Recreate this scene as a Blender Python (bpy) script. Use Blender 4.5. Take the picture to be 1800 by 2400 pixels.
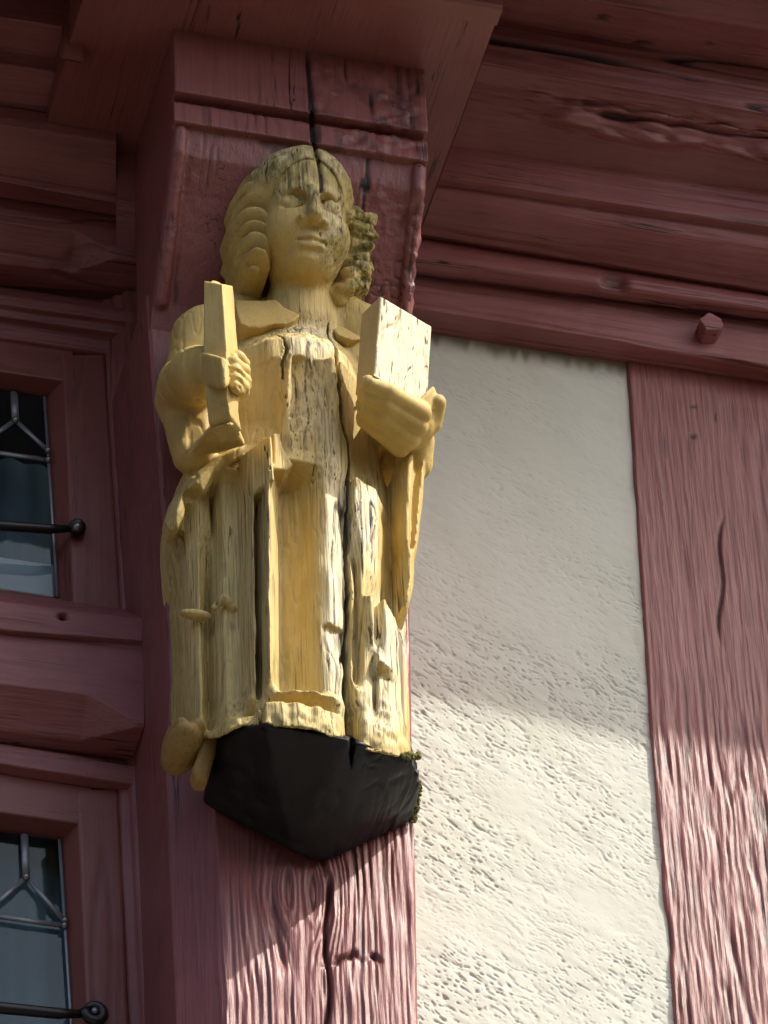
import bpy, bmesh, math, random
import numpy as np
from mathutils import Vector, Matrix

for _o in list(bpy.data.objects):
    bpy.data.objects.remove(_o, do_unlink=True)
scene = bpy.context.scene
COL = scene.collection
RNG = np.random.RandomState(7)
random.seed(7)

# ------------------------------------------------------------------ camera
ELEV, AZIM, ROLL = math.radians(43.0), math.radians(16.6), math.radians(3.1)
DIST, FOC = 8.2, 13667.0                # metres to the statue, focal length in photo pixels (1800 x 2400)
AIM = np.array([0.0, -0.30, 7.25])
F = np.array([math.sin(AZIM)*math.cos(ELEV), math.cos(AZIM)*math.cos(ELEV), math.sin(ELEV)])
R0 = np.array([math.cos(AZIM), -math.sin(AZIM), 0.0])
U0 = np.cross(R0, F)
Rv = R0*math.cos(ROLL) - U0*math.sin(ROLL)
Uv = R0*math.sin(ROLL) + U0*math.cos(ROLL)
CAMPOS = AIM - F*DIST
cam = bpy.data.cameras.new('camera')
cam.sensor_fit = 'VERTICAL'; cam.sensor_height = 36.0; cam.sensor_width = 27.0
cam.lens = 36.0*FOC/2400.0
cam.clip_start = 0.1; cam.clip_end = 5000
camo = bpy.data.objects.new('camera', cam); COL.objects.link(camo)
M = Matrix.Identity(4)
for i in range(3):
    M[i][0] = Rv[i]; M[i][1] = Uv[i]; M[i][2] = -F[i]; M[i][3] = CAMPOS[i]
camo.matrix_world = M
scene.camera = camo

def P(px, py, d):
    """point on the vertical plane d metres in front of the plaster, seen at photo position (px, py)"""
    r = F + Rv*((px-900.0)/FOC) + Uv*((1200.0-py)/FOC)
    t = (-d - CAMPOS[1])/r[1]
    return CAMPOS + r*t

def proj(w):
    q = w - CAMPOS
    z = q@F
    return 900+FOC*(q@Rv)/z, 1200-FOC*(q@Uv)/z

# ------------------------------------------------------------------ light
SUN = np.array([1.55, -1.0, 2.0]); SUN /= np.linalg.norm(SUN)
sun_el = math.asin(SUN[2]); sun_rot = math.atan2(SUN[0], SUN[1])
world = bpy.data.worlds.new('World'); scene.world = world
world.use_nodes = True
wn = world.node_tree.nodes; wl = world.node_tree.links
for n in list(wn): wn.remove(n)
sky = wn.new('ShaderNodeTexSky'); sky.sky_type = 'NISHITA'; sky.sun_disc = False
sky.sun_elevation = sun_el; sky.sun_rotation = sun_rot
sky.air_density = 0.85; sky.dust_density = 5.0; sky.ozone_density = 1.0
bg = wn.new('ShaderNodeBackground'); bg.inputs['Strength'].default_value = 0.15
wo = wn.new('ShaderNodeOutputWorld')
wl.new(sky.outputs[0], bg.inputs[0]); wl.new(bg.outputs[0], wo.inputs[0])
sl = bpy.data.lights.new('sun', 'SUN'); sl.energy = 3.25; sl.angle = math.radians(0.53); sl.color = (1.0, 0.945, 0.83)
so = bpy.data.objects.new('sun', sl); COL.objects.link(so)
so.rotation_euler = Vector(SUN).to_track_quat('Z', 'Y').to_euler()
so.location = (3, -4, 14)
scene.view_settings.view_transform = 'Standard'
scene.view_settings.look = 'None'
scene.view_settings.gamma = 1.0
scene.view_settings.exposure = 0.68
scene.view_settings.use_curve_mapping = False

# ------------------------------------------------------------------ helpers: noise
def vnoise(p, seed=0):
    p = np.asarray(p, np.float64)
    i = np.floor(p).astype(np.int64); f = p - i
    u = f*f*(3-2*f)
    def h(a, b, c):
        n = (a*374761393 + b*668265263 + c*2147483647*3 + seed*1274126177) & 0xFFFFFFFF
        n = ((n ^ (n >> 13))*1274126177) & 0xFFFFFFFF
        n = ((n ^ (n >> 16))*2246822519) & 0xFFFFFFFF
        return ((n ^ (n >> 15)) & 0xFFFF)/32767.5 - 1.0
    x, y, z = i[..., 0], i[..., 1], i[..., 2]
    ux, uy, uz = u[..., 0], u[..., 1], u[..., 2]
    def lx(b, c):
        return h(x, b, c)*(1-ux) + h(x+1, b, c)*ux
    a = lx(y, z)*(1-uy) + lx(y+1, z)*uy
    b = lx(y, z+1)*(1-uy) + lx(y+1, z+1)*uy
    return a*(1-uz) + b*uz

def fbm(p, oct=3, seed=0):
    s = 0.0; a = 0.5
    for o in range(oct):
        s = s + a*vnoise(p*(2.0**o), seed+o*17); a *= 0.5
    return s

def sstep(a, b, x):
    t = np.clip((x-a)/(b-a), 0, 1)
    return t*t*(3-2*t)

def grain(p, axis, scale=1.0, seed=0):
    """weathered wood relief at points p (N,3): (ridges -1..1, fissures 0..1)"""
    L = p[:, axis].copy()
    q = p.copy()
    wob = 0.0022*vnoise(np.stack([L/0.16, q[:, (axis+1) % 3]/0.06, q[:, (axis+2) % 3]/0.06], 1), seed+3)
    q = q + wob[:, None]
    s1 = np.full(3, 0.0065*scale); s1[axis] = 0.16*scale
    s2 = np.full(3, 0.017*scale); s2[axis] = 0.34*scale
    g = 0.65*vnoise(q/s1, seed) + 0.35*vnoise(q/s2, seed+5)
    r = 1-np.abs(vnoise(q/s2+7.3, seed+9))*1.0
    gate = sstep(-0.1, 0.5, vnoise(q/(s2*2.7), seed+21))
    f = sstep(0.90, 0.99, r)*gate
    return g, f

# ------------------------------------------------------------------ helpers: meshes
def new_mesh(name, verts, faces, mat, parent=None, smooth=True, attrs=None):
    """verts (N,3), faces list of index arrays of one size (M,k) or python lists"""
    me = bpy.data.meshes.new(name)
    verts = np.asarray(verts, np.float32)
    if isinstance(faces, np.ndarray):
        m, k = faces.shape
        me.vertices.add(len(verts)); me.vertices.foreach_set('co', verts.ravel())
        me.loops.add(m*k); me.loops.foreach_set('vertex_index', faces.astype(np.int32).ravel())
        me.polygons.add(m); me.polygons.foreach_set('loop_start', np.arange(0, m*k, k, dtype=np.int32))
        me.update(calc_edges=True)
    else:
        me.from_pydata([tuple(v) for v in verts.tolist()], [], faces)
        me.update()
    me.polygons.foreach_set('use_smooth', np.full(len(me.polygons), smooth, bool))
    for k_, arr in (attrs or {}).items():
        a = me.attributes.new(k_, 'FLOAT', 'POINT'); a.data.foreach_set('value', np.asarray(arr, np.float32))
    me.materials.append(mat)
    ob = bpy.data.objects.new(name, me); COL.objects.link(ob)
    if parent is not None: ob.parent = parent
    return ob

def tag(o, label, cat, group=None, kind=None):
    o['label'] = label; o['category'] = cat
    if group: o['group'] = group
    if kind: o['kind'] = kind
    return o

def empty(name, label, cat, group=None):
    o = bpy.data.objects.new(name, None); COL.objects.link(o); o.empty_display_size = 0.05
    return tag(o, label, cat, group)

def vnormals(me):
    n = np.empty(len(me.vertices)*3, np.float32)
    me.vertex_normals.foreach_get('vector', n)
    return n.reshape(-1, 3).astype(np.float64)

def coords(me):
    c = np.empty(len(me.vertices)*3, np.float32)
    me.vertices.foreach_get('co', c)
    return c.reshape(-1, 3).astype(np.float64)

def displace(ob, fn):
    """fn(points, normals) -> (offset along the normal, dict of attributes)"""
    me = ob.data
    c = coords(me); n = vnormals(me)
    off, attrs = fn(c, n)
    c = c + n*off[:, None]
    me.vertices.foreach_set('co', c.astype(np.float32).ravel())
    for k_, arr in attrs.items():
        a = me.attributes.get(k_) or me.attributes.new(k_, 'FLOAT', 'POINT')
        a.data.foreach_set('value', np.asarray(arr, np.float32))
    me.update()

def loft(name, stations, mat, parent=None, seg=0.004, along=None, fn=None, caps=True, world=False):
    """stations: cross-section polylines (px, py, d) in a row; skinned, resampled finely, weathered by fn"""
    S = np.array([[P(*q) if not world else q for q in st] for st in stations], float)
    n, k, _ = S.shape
    along = along or seg*1.6
    cnt = [max(1, int(math.ceil(max(np.linalg.norm(S[:, i+1]-S[:, i], axis=1))/seg))) for i in range(k-1)]
    prof = []
    for i in range(k-1):
        for t in np.linspace(0, 1, cnt[i], endpoint=False): prof.append((i, t))
    prof.append((k-2, 1.0))
    pi = np.array([a for a, _ in prof]); pt = np.array([b for _, b in prof])
    R = S[:, pi]*(1-pt)[None, :, None] + S[:, pi+1]*pt[None, :, None]
    rows = []
    for s in range(n-1):
        L = max(np.linalg.norm(S[s+1]-S[s], axis=1))
        m = max(1, int(math.ceil(L/along)))
        for t in np.linspace(0, 1, m, endpoint=False): rows.append(R[s]*(1-t)+R[s+1]*t)
    rows.append(R[-1])
    G = np.array(rows); a, b, _ = G.shape
    idx = np.arange(a*b).reshape(a, b)
    q = np.stack([idx[:-1, :-1], idx[:-1, 1:], idx[1:, 1:], idx[1:, :-1]], -1).reshape(-1, 4)
    V = G.reshape(-1, 3)
    if fn is None and caps is True:
        pass
    ob = new_mesh(name, V, q, mat, parent)
    # make the normals face the street side
    nn = vnormals(ob.data); 
    view = CAMPOS[None] - V
    if (np.einsum('ij,ij->i', nn, view) > 0).mean() < 0.5:
        ob.data.flip_normals()
    if fn: displace(ob, fn)
    return ob

def solid_box(name, x0, x1, d0, d1, z0, z1, mat, parent=None, bev=0.0):
    bm = bmesh.new()
    bmesh.ops.create_cube(bm, size=1.0)
    for v in bm.verts:
        v.co = ((x0+x1)/2+v.co.x*(x1-x0), -((d0+d1)/2+v.co.y*(d1-d0)), (z0+z1)/2+v.co.z*(z1-z0))
    bmesh.ops.recalc_face_normals(bm, faces=bm.faces)
    if bev > 0:
        bmesh.ops.bevel(bm, geom=bm.edges[:], offset=bev, segments=2, profile=0.6, affect='EDGES')
    me = bpy.data.meshes.new(name); bm.to_mesh(me); bm.free()
    me.materials.append(mat)
    ob = bpy.data.objects.new(name, me); COL.objects.link(ob)
    if parent is not None: ob.parent = parent
    return ob

def tube(name, pts, rad, mat, parent=None, n=12, flat=1.0):
    pts = [np.asarray(p, float) for p in pts]
    rad = rad if isinstance(rad, (list, tuple)) else [rad]*len(pts)
    V = []; Fc = []
    for i, p in enumerate(pts):
        t = pts[min(i+1, len(pts)-1)] - pts[max(i-1, 0)]; t /= np.linalg.norm(t)
        a = np.cross(t, [0, 1, 0]) if abs(t[1]) < 0.9 else np.cross(t, [1, 0, 0]); a /= np.linalg.norm(a)
        b = np.cross(t, a)
        for j in range(n):
            th = 2*math.pi*j/n
            V.append(p + rad[i]*(a*math.cos(th) + b*math.sin(th)*flat))
    for i in range(len(pts)-1):
        for j in range(n):
            Fc.append([i*n+j, i*n+(j+1) % n, (i+1)*n+(j+1) % n, (i+1)*n+j])
    Fc.append(list(range(n))[::-1]); Fc.append([(len(pts)-1)*n+j for j in range(n)])
    ob = new_mesh(name, V, Fc, mat, parent)
    bm = bmesh.new(); bm.from_mesh(ob.data); bmesh.ops.recalc_face_normals(bm, faces=bm.faces); bm.to_mesh(ob.data); bm.free()
    return ob

# ------------------------------------------------------------------ helpers: signed distance sculpting
class SDF:
    """a block of wood carved on a voxel grid; coordinates are X, D (metres in front of the plaster), Z"""
    def __init__(s, lo, hi, h):
        s.h = h; s.lo = np.array(lo, float)
        n = np.ceil((np.array(hi)-s.lo)/h).astype(int)+1
        s.ax = [(s.lo[i]+h*np.arange(n[i])).astype(np.float32) for i in range(3)]
        s.v = np.full(n, 1.0, np.float32)
    def sub(s, lo, hi, pad):
        sl = []
        for i in range(3):
            a = int(max(0, math.floor((lo[i]-pad-s.lo[i])/s.h))); b = int(min(len(s.ax[i]), math.ceil((hi[i]+pad-s.lo[i])/s.h)+1))
            sl.append(slice(a, max(a, b)))
        sl = tuple(sl)
        return sl, s.ax[0][sl[0]][:, None, None], s.ax[1][sl[1]][None, :, None], s.ax[2][sl[2]][None, None, :]
    def add(s, prim, k=0.0):
        f, lo, hi = prim
        sl, x, d, z = s.sub(lo, hi, 0.012+k)
        if min(q.stop-q.start for q in sl) <= 0: return
        b = f(x, d, z).astype(np.float32); a = s.v[sl]
        if k <= 0: s.v[sl] = np.minimum(a, b)
        else:
            hh = np.clip(0.5+0.5*(b-a)/k, 0, 1)
            s.v[sl] = b*(1-hh)+a*hh-k*hh*(1-hh)
    def cut(s, prim, k=0.0):
        f, lo, hi = prim
        sl, x, d, z = s.sub(lo, hi, 0.006+k)
        if min(q.stop-q.start for q in sl) <= 0: return
        b = -f(x, d, z).astype(np.float32); a = s.v[sl]
        if k <= 0: s.v[sl] = np.maximum(a, b)
        else:
            hh = np.clip(0.5-0.5*(b-a)/k, 0, 1)
            s.v[sl] = b*(1-hh)+a*hh+k*hh*(1-hh)
    def mesh(s, name, mat, parent=None):
        v = np.pad(s.v, 1, constant_values=0.01)
        lo = s.lo - s.h
        ins = v < 0
        nx, ny, nz = v.shape
        c = np.zeros((nx-1, ny-1, nz-1), np.uint8)
        for i in (0, 1):
            for j in (0, 1):
                for l in (0, 1):
                    c += ins[i:nx-1+i, j:ny-1+j, l:nz-1+l]
        act = (c > 0) & (c < 8)
        I = np.argwhere(act)
        cid = np.full(act.shape, -1, np.int32); cid[act] = np.arange(len(I))
        corners = [(i, j, l) for i in (0, 1) for j in (0, 1) for l in (0, 1)]
        cv = np.stack([v[I[:, 0]+i, I[:, 1]+j, I[:, 2]+l] for i, j, l in corners], 1)
        acc = np.zeros((len(I), 3)); cnt = np.zeros(len(I))
        for e1 in range(8):
            for e2 in range(e1+1, 8):
                a_, b_ = np.array(corners[e1]), np.array(corners[e2])
                if np.abs(a_-b_).sum() != 1: continue
                va, vb = cv[:, e1], cv[:, e2]
                m = (va < 0) != (vb < 0)
                t = np.where(m, va/np.where(m, va-vb, 1), 0)
                acc += m[:, None]*(a_+(b_-a_)*t[:, None]); cnt += m
        V = (I + acc/np.maximum(cnt, 1)[:, None])*s.h + lo
        quads = []
        for axi in range(3):
            o1, o2 = [(1, 2), (2, 0), (0, 1)][axi]
            sl0 = [slice(None)]*3; sl1 = [slice(None)]*3
            sl0[axi] = slice(0, -1); sl1[axi] = slice(1, None)
            e = ins[tuple(sl0)] != ins[tuple(sl1)]
            w = np.argwhere(e)
            ok = (w[:, o1] > 0) & (w[:, o2] > 0) & (w[:, o1] < act.shape[o1]) & (w[:, o2] < act.shape[o2])
            w = w[ok]
            def cell(da, db):
                q = w.copy(); q[:, o1] -= da; q[:, o2] -= db
                return cid[q[:, 0], q[:, 1], q[:, 2]]
            q = np.stack([cell(1, 1), cell(0, 1), cell(0, 0), cell(1, 0)], 1)
            flip = ~ins[w[:, 0], w[:, 1], w[:, 2]]
            q[flip] = q[flip][:, ::-1]
            quads.append(q)
        Q = np.concatenate(quads)
        Q = Q[(Q >= 0).all(1)]
        W = V.copy(); W[:, 1] = -V[:, 1]
        Q = Q[:, ::-1]
        return new_mesh(name, W, Q, mat, parent)

def D3(px, py, d):
    w = P(px, py, d); return np.array([w[0], d, w[2]])

def length(*c):
    s = 0
    for q in c: s = s + q*q
    return np.sqrt(s)

def cone(a, b, ra, rb):
    """rounded limb from a to b"""
    a = np.asarray(a, float); b = np.asarray(b, float)
    ba = b-a; L2 = max(1e-9, ba@ba); r = max(ra, rb)
    def f(x, d, z):
        px, pd, pz = x-a[0], d-a[1], z-a[2]
        t = np.clip((px*ba[0]+pd*ba[1]+pz*ba[2])/L2, 0, 1)
        return length(px-t*ba[0], pd-t*ba[1], pz-t*ba[2])-(ra+(rb-ra)*t)
    return f, np.minimum(a, b)-r, np.maximum(a, b)+r

def ell(c, r, B=None):
    c = np.asarray(c, float); r = np.asarray(r, float); B = np.eye(3) if B is None else B
    R = np.abs(B.T)@r if False else np.full(3, max(r))
    def f(x, d, z):
        q = [x-c[0], d-c[1], z-c[2]]
        l = [B[i, 0]*q[0]+B[i, 1]*q[1]+B[i, 2]*q[2] for i in range(3)]
        k0 = length(*[l[i]/r[i] for i in range(3)]); k1 = length(*[l[i]/r[i]**2 for i in range(3)])
        return k0*(k0-1)/np.maximum(k1, 1e-6)
    return f, c-R, c+R

def hull(pts, round_=0.0):
    bm = bmesh.new()
    for p in pts: bm.verts.new(p)
    bmesh.ops.convex_hull(bm, input=bm.verts)
    cen = np.mean(pts, 0); pl = []
    for fc in bm.faces:
        n = np.array(fc.normal); o = n@np.array(fc.calc_center_median())
        if np.linalg.norm(n) < 0.5: continue
        if n@cen > o: n, o = -n, -o
        pl.append((n, o))
    bm.free()
    def f(x, d, z):
        s = None
        for n, o in pl:
            q = n[0]*x+n[1]*d+n[2]*z-o
            s = q if s is None else (np.maximum(s, q) if round_ <= 0 else (lambda a, b: a*(1-np.clip(.5-.5*(b-a)/round_, 0, 1))*0 + np.where(np.abs(a-b) < round_, np.maximum(a, b)+(round_-np.abs(a-b))**2/(4*round_), np.maximum(a, b)))(s, q))
        return s
    P_ = np.array(pts)
    return f, P_.min(0), P_.max(0)

def poly2(pts, x, z):
    """signed distance to a polygon in the X-Z plane"""
    pts = np.asarray(pts, float); n = len(pts)
    d = None; inside = None
    for i in range(n):
        a = pts[i]; b = pts[(i+1) % n]; e = b-a
        wx, wz = x-a[0], z-a[1]
        t = np.clip((wx*e[0]+wz*e[1])/max(1e-12, e@e), 0, 1)
        dd = (wx-t*e[0])**2+(wz-t*e[1])**2
        d = dd if d is None else np.minimum(d, dd)
        c = ((z >= a[1]) != (z >= b[1])) & (wx*e[1]*np.sign(e[1]) < e[0]*wz*np.sign(e[1]))
        inside = c if inside is None else inside ^ c
    return np.sqrt(d)*np.where(inside, -1, 1)

def slab(pts, dfront, dback, dref, dome=0.0, rim=0.014):
    """outline (px,py) traced at depth dref, carved from dback to dfront(x,z)"""
    q = np.array([D3(a, b, dref)[[0, 2]] for a, b in pts])
    df = dfront if callable(dfront) else (lambda x, z: dfront)
    def f(x, d, z):
        p2 = poly2(q, x[:, 0, :], z[0, 0, :][None, :])[:, None, :]
        ff = df(x, z)
        if dome: ff = ff-dome*np.clip(1+p2/rim, 0, 1)**2
        return np.maximum(np.maximum(p2, (d-ff)*0.8), dback-d)
    lo = np.array([q[:, 0].min(), dback, q[:, 1].min()]); hi = np.array([q[:, 0].max(), dref+0.06, q[:, 1].max()])
    return f, lo, hi

def prism(secs, rot):
    """squared shaft: sections (centre D3, half width, half depth) from bottom to top, turned by rot about the plumb axis"""
    secs = sorted(secs, key=lambda s_: s_[0][2])
    zs = np.array([s_[0][2] for s_ in secs]); cx = np.array([s_[0][0] for s_ in secs]); cd = np.array([s_[0][1] for s_ in secs])
    hw = np.array([s_[1] for s_ in secs]); hd = np.array([s_[2] for s_ in secs])
    c, s_ = math.cos(rot), math.sin(rot)
    def f(x, d, z):
        zz = z[0, 0, :]
        ix = lambda v: np.interp(zz, zs, v)[None, None, :]
        px, pd = x-ix(cx), d-ix(cd)
        a = px*c+pd*s_; b = -px*s_+pd*c
        m = np.maximum(np.abs(a)-ix(hw), np.abs(b)-ix(hd))
        return np.maximum(m, np.maximum(zs[0]-z, z-zs[-1]))
    r = max(hw.max(), hd.max())*1.5
    return f, np.array([cx.min()-r, cd.min()-r, zs[0]]), np.array([cx.max()+r, cd.max()+r, zs[-1]])

def projv(w):
    q = w - CAMPOS[None]
    z = q@F
    return 900+FOC*(q@Rv)/z, 1200-FOC*(q@Uv)/z

# ------------------------------------------------------------------ materials
def nodes(name):
    m = bpy.data.materials.new(name); m.use_nodes = True
    nt = m.node_tree
    return m, nt, nt.nodes['Principled BSDF']

def N(nt, typ, **kw):
    n = nt.nodes.new(typ)
    for k, v in kw.items():
        if k in n.inputs.keys() if isinstance(k, str) else False: n.inputs[k].default_value = v
        else: setattr(n, k, v)
    return n

def noise(nt, vec, scale, detail=4, rough=0.55):
    n = nt.nodes.new('ShaderNodeTexNoise')
    n.inputs['Scale'].default_value = scale; n.inputs['Detail'].default_value = detail; n.inputs['Roughness'].default_value = rough
    nt.links.new(vec, n.inputs['Vector']); return n.outputs['Fac']

def ramp(nt, fac, a, b, ca=(0, 0, 0, 1), cb=(1, 1, 1, 1)):
    r = nt.nodes.new('ShaderNodeValToRGB')
    r.color_ramp.elements[0].position = a; r.color_ramp.elements[0].color = ca
    r.color_ramp.elements[1].position = b; r.color_ramp.elements[1].color = cb
    nt.links.new(fac, r.inputs[0]); return r.outputs[0]

def mix(nt, fac, a, b, mode='MIX'):
    m = nt.nodes.new('ShaderNodeMix'); m.data_type = 'RGBA'; m.blend_type = mode
    for sock, v in ((m.inputs[0], fac), (m.inputs[6], a), (m.inputs[7], b)):
        if hasattr(v, 'is_output'): nt.links.new(v, sock)
        elif isinstance(v, (int, float)): sock.default_value = v
        else: sock.default_value = (*v, 1.0)
    return m.outputs[2]

def mapped(nt, scale):
    tc = nt.nodes.new('ShaderNodeTexCoord'); mp = nt.nodes.new('ShaderNodeMapping')
    mp.inputs['Scale'].default_value = scale
    nt.links.new(tc.outputs['Object'], mp.inputs['Vector']); return mp.outputs['Vector']

def attr(nt, name):
    a = nt.nodes.new('ShaderNodeAttribute'); a.attribute_name = name; return a.outputs['Fac']

def mul(nt, a, b):
    m = nt.nodes.new('ShaderNodeMath'); m.operation = 'MULTIPLY'; m.use_clamp = True
    for s_, v in ((m.inputs[0], a), (m.inputs[1], b)):
        if hasattr(v, 'is_output'): nt.links.new(v, s_)
        else: s_.default_value = v
    return m.outputs[0]

def bump(nt, bsdf, height, strength, dist, prev=None):
    b = nt.nodes.new('ShaderNodeBump'); b.inputs['Strength'].default_value = strength; b.inputs['Distance'].default_value = dist
    nt.links.new(height, b.inputs['Height'])
    if prev is not None: nt.links.new(prev, b.inputs['Normal'])
    nt.links.new(b.outputs[0], bsdf.inputs['Normal']); return b.outputs[0]

def grain_scale(axis, across, along):
    s = [across]*3; s[axis] = along; return tuple(s)

def fissures(nt, axis, across, along, width):
    """thin drying cracks that run with the grain"""
    v = mapped(nt, grain_scale(axis, across, along))
    a = noise(nt, v, 1.0, 3, 0.45)
    s_ = nt.nodes.new('ShaderNodeMath'); s_.operation = 'SUBTRACT'; s_.inputs[1].default_value = 0.5; nt.links.new(a, s_.inputs[0])
    ab = nt.nodes.new('ShaderNodeMath'); ab.operation = 'ABSOLUTE'; nt.links.new(s_.outputs[0], ab.inputs[0])
    line = ramp(nt, ab.outputs[0], width*0.4, width, (1, 1, 1, 1), (0, 0, 0, 1))
    gate = ramp(nt, noise(nt, mapped(nt, grain_scale(axis, 22, 2.2)), 1.0, 2, 0.5), 0.53, 0.62)
    return mul(nt, line, gate)

def paint_mat(name, axis, base=(0.220, 0.064, 0.056), pale=(0.275, 0.095, 0.088), deep=(0.075, 0.020, 0.018), rough=0.43, grain_amt=0.5):
    m, nt, b = nodes(name)
    fine = noise(nt, mapped(nt, grain_scale(axis, 260, 9)), 1.0, 5, 0.65)
    mid = noise(nt, mapped(nt, grain_scale(axis, 75, 3)), 1.0, 5, 0.62)
    blot = noise(nt, mapped(nt, (6, 6, 6)), 1.0, 4, 0.6)
    c = mix(nt, ramp(nt, blot, 0.35, 0.7), base, pale)
    c = mix(nt, mul(nt, ramp(nt, fine, 0.53, 0.72), 0.42*grain_amt*2), c, deep)
    c = mix(nt, mul(nt, ramp(nt, mid, 0.62, 0.80), 0.5*grain_amt), c, deep)
    fis = fissures(nt, axis, 55, 1.5, 0.010)
    c = mix(nt, mul(nt, fis, min(1.0, 0.25+1.6*grain_amt)), c, (0.018, 0.008, 0.008))
    c = mix(nt, attr(nt, 'crack'), c, (0.018, 0.008, 0.008))
    c = mix(nt, attr(nt, 'worn'), c, (0.33, 0.155, 0.16))
    nt.links.new(c, b.inputs['Base Color'])
    b.inputs['Roughness'].default_value = rough
    b.inputs['Specular IOR Level'].default_value = 0.48
    p = bump(nt, b, fine, 0.55*grain_amt*2, 0.0018)
    bump(nt, b, mid, 0.60*grain_amt*2, 0.004, p)
    return m

PAINT_X = paint_mat('maroon_paint_along_beams', 0, base=(0.255, 0.080, 0.076), pale=(0.33, 0.122, 0.122))
PAINT_Z = paint_mat('maroon_paint_along_posts', 2)
PAINT_Y = paint_mat('maroon_paint_along_joists', 1)
SMOOTH_Z = paint_mat('maroon_paint_joinery', 2, base=(0.21, 0.060, 0.046), pale=(0.25, 0.080, 0.065), rough=0.42, grain_amt=0.12)
SMOOTH_X = paint_mat('maroon_paint_joinery_across', 0, base=(0.21, 0.060, 0.046), pale=(0.25, 0.080, 0.065), rough=0.42, grain_amt=0.15)
ROTTEN = paint_mat('rotten_maroon_wood', 0, base=(0.20, 0.075, 0.058), pale=(0.30, 0.15, 0.12), rough=0.7, grain_amt=0.6)

def wood_mat(name, base, pale, crackc=(0.045, 0.026, 0.012), rough=0.62, streak=1.0):
    m, nt, b = nodes(name)
    fine = noise(nt, mapped(nt, (300, 300, 9)), 1.0, 5, 0.62)
    mid = noise(nt, mapped(nt, (130, 130, 4.5)), 1.0, 4, 0.6)
    chk = noise(nt, mapped(nt, (190, 190, 4.0)), 1.0, 3, 0.5)
    blot = noise(nt, mapped(nt, (17, 17, 8)), 1.0, 6, 0.66)
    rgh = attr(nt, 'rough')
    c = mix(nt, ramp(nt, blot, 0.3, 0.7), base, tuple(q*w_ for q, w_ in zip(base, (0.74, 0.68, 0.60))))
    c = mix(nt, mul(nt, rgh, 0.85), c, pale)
    c = mix(nt, mul(nt, ramp(nt, rgh, 0.78, 0.98), 0.85), c, (0.80, 0.71, 0.48))  # pale tint on the roughest wood: wear, plus sunlight put into the colour
    c = mix(nt, mul(nt, mul(nt, ramp(nt, fine, 0.47, 0.62), rgh), 0.62*streak), c, (0.15, 0.105, 0.04))
    c = mix(nt, mul(nt, mul(nt, ramp(nt, mid, 0.58, 0.76), rgh), 0.6*streak), c, (0.14, 0.10, 0.04))
    spots = noise(nt, mapped(nt, (90, 90, 45)), 1.0, 5, 0.65)
    c = mix(nt, mul(nt, ramp(nt, spots, 0.36, 0.60), attr(nt, 'lichen')), c, (0.19, 0.165, 0.028))
    c = mix(nt, mul(nt, ramp(nt, chk, 0.62, 0.66), mul(nt, rgh, 1.0)), c, crackc)
    c = mix(nt, mul(nt, mul(nt, fissures(nt, 2, 75, 2.6, 0.016), rgh), 0.95), c, crackc)
    c = mix(nt, attr(nt, 'crack'), c, crackc)
    nt.links.new(c, b.inputs['Base Color'])
    b.inputs['Roughness'].default_value = rough
    b.inputs['Specular IOR Level'].default_value = 0.35
    hm = nt.nodes.new('ShaderNodeMath'); hm.operation = 'MULTIPLY_ADD'; hm.inputs[1].default_value = -1.0
    nt.links.new(mul(nt, fine, rgh), hm.inputs[0]); nt.links.new(mul(nt, mul(nt, ramp(nt, chk, 0.63, 0.70), rgh), -0.8) if False else mul(nt, fine, 0.06), hm.inputs[2])
    p = bump(nt, b, hm.outputs[0], 0.9, 0.0022)
    q = bump(nt, b, mul(nt, mid, rgh), 0.8, 0.004, p)
    bump(nt, b, noise(nt, mapped(nt, (150, 150, 55)), 1.0, 4, 0.6), 0.28, 0.0022, q)
    return m
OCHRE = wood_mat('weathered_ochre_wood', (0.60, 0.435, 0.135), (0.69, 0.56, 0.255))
BOOKM = wood_mat('pale_worn_ochre_wood', (0.58, 0.43, 0.17), (0.76, 0.69, 0.52), streak=0.22)
BROWNM = wood_mat('brown_bare_wood', (0.36, 0.22, 0.06), (0.38, 0.25, 0.09))

def black_mat():
    m, nt, b = nodes('black_gloss_paint')
    blot = noise(nt, mapped(nt, (30, 30, 30)), 1.0, 5)
    c = mix(nt, ramp(nt, blot, 0.35, 0.7), (0.0045, 0.0048, 0.0052), (0.009, 0.0095, 0.0105))
    c = mix(nt, attr(nt, 'crack'), c, (0.003, 0.003, 0.003))
    nt.links.new(c, b.inputs['Base Color']); b.inputs['Roughness'].default_value = 0.50; b.inputs['Specular IOR Level'].default_value = 0.3
    fine = noise(nt, mapped(nt, (160, 160, 60)), 1.0, 4)
    bump(nt, b, fine, 0.25, 0.0015)
    return m
BLACK = black_mat()

def plaster_mat():
    m, nt, b = nodes('cream_lime_plaster')
    blot = noise(nt, mapped(nt, (5, 5, 5)), 1.0, 5)
    gr = noise(nt, mapped(nt, (700, 700, 700)), 1.0, 3)
    c = mix(nt, ramp(nt, blot, 0.3, 0.7), (0.615, 0.630, 0.540), (0.665, 0.682, 0.605))
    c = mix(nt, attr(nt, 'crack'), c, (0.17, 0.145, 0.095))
    nt.links.new(c, b.inputs['Base Color']); b.inputs['Roughness'].default_value = 0.9
    b.inputs['Specular IOR Level'].default_value = 0.2
    bump(nt, b, gr, 0.22, 0.0012)
    return m
PLASTER = plaster_mat()

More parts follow.
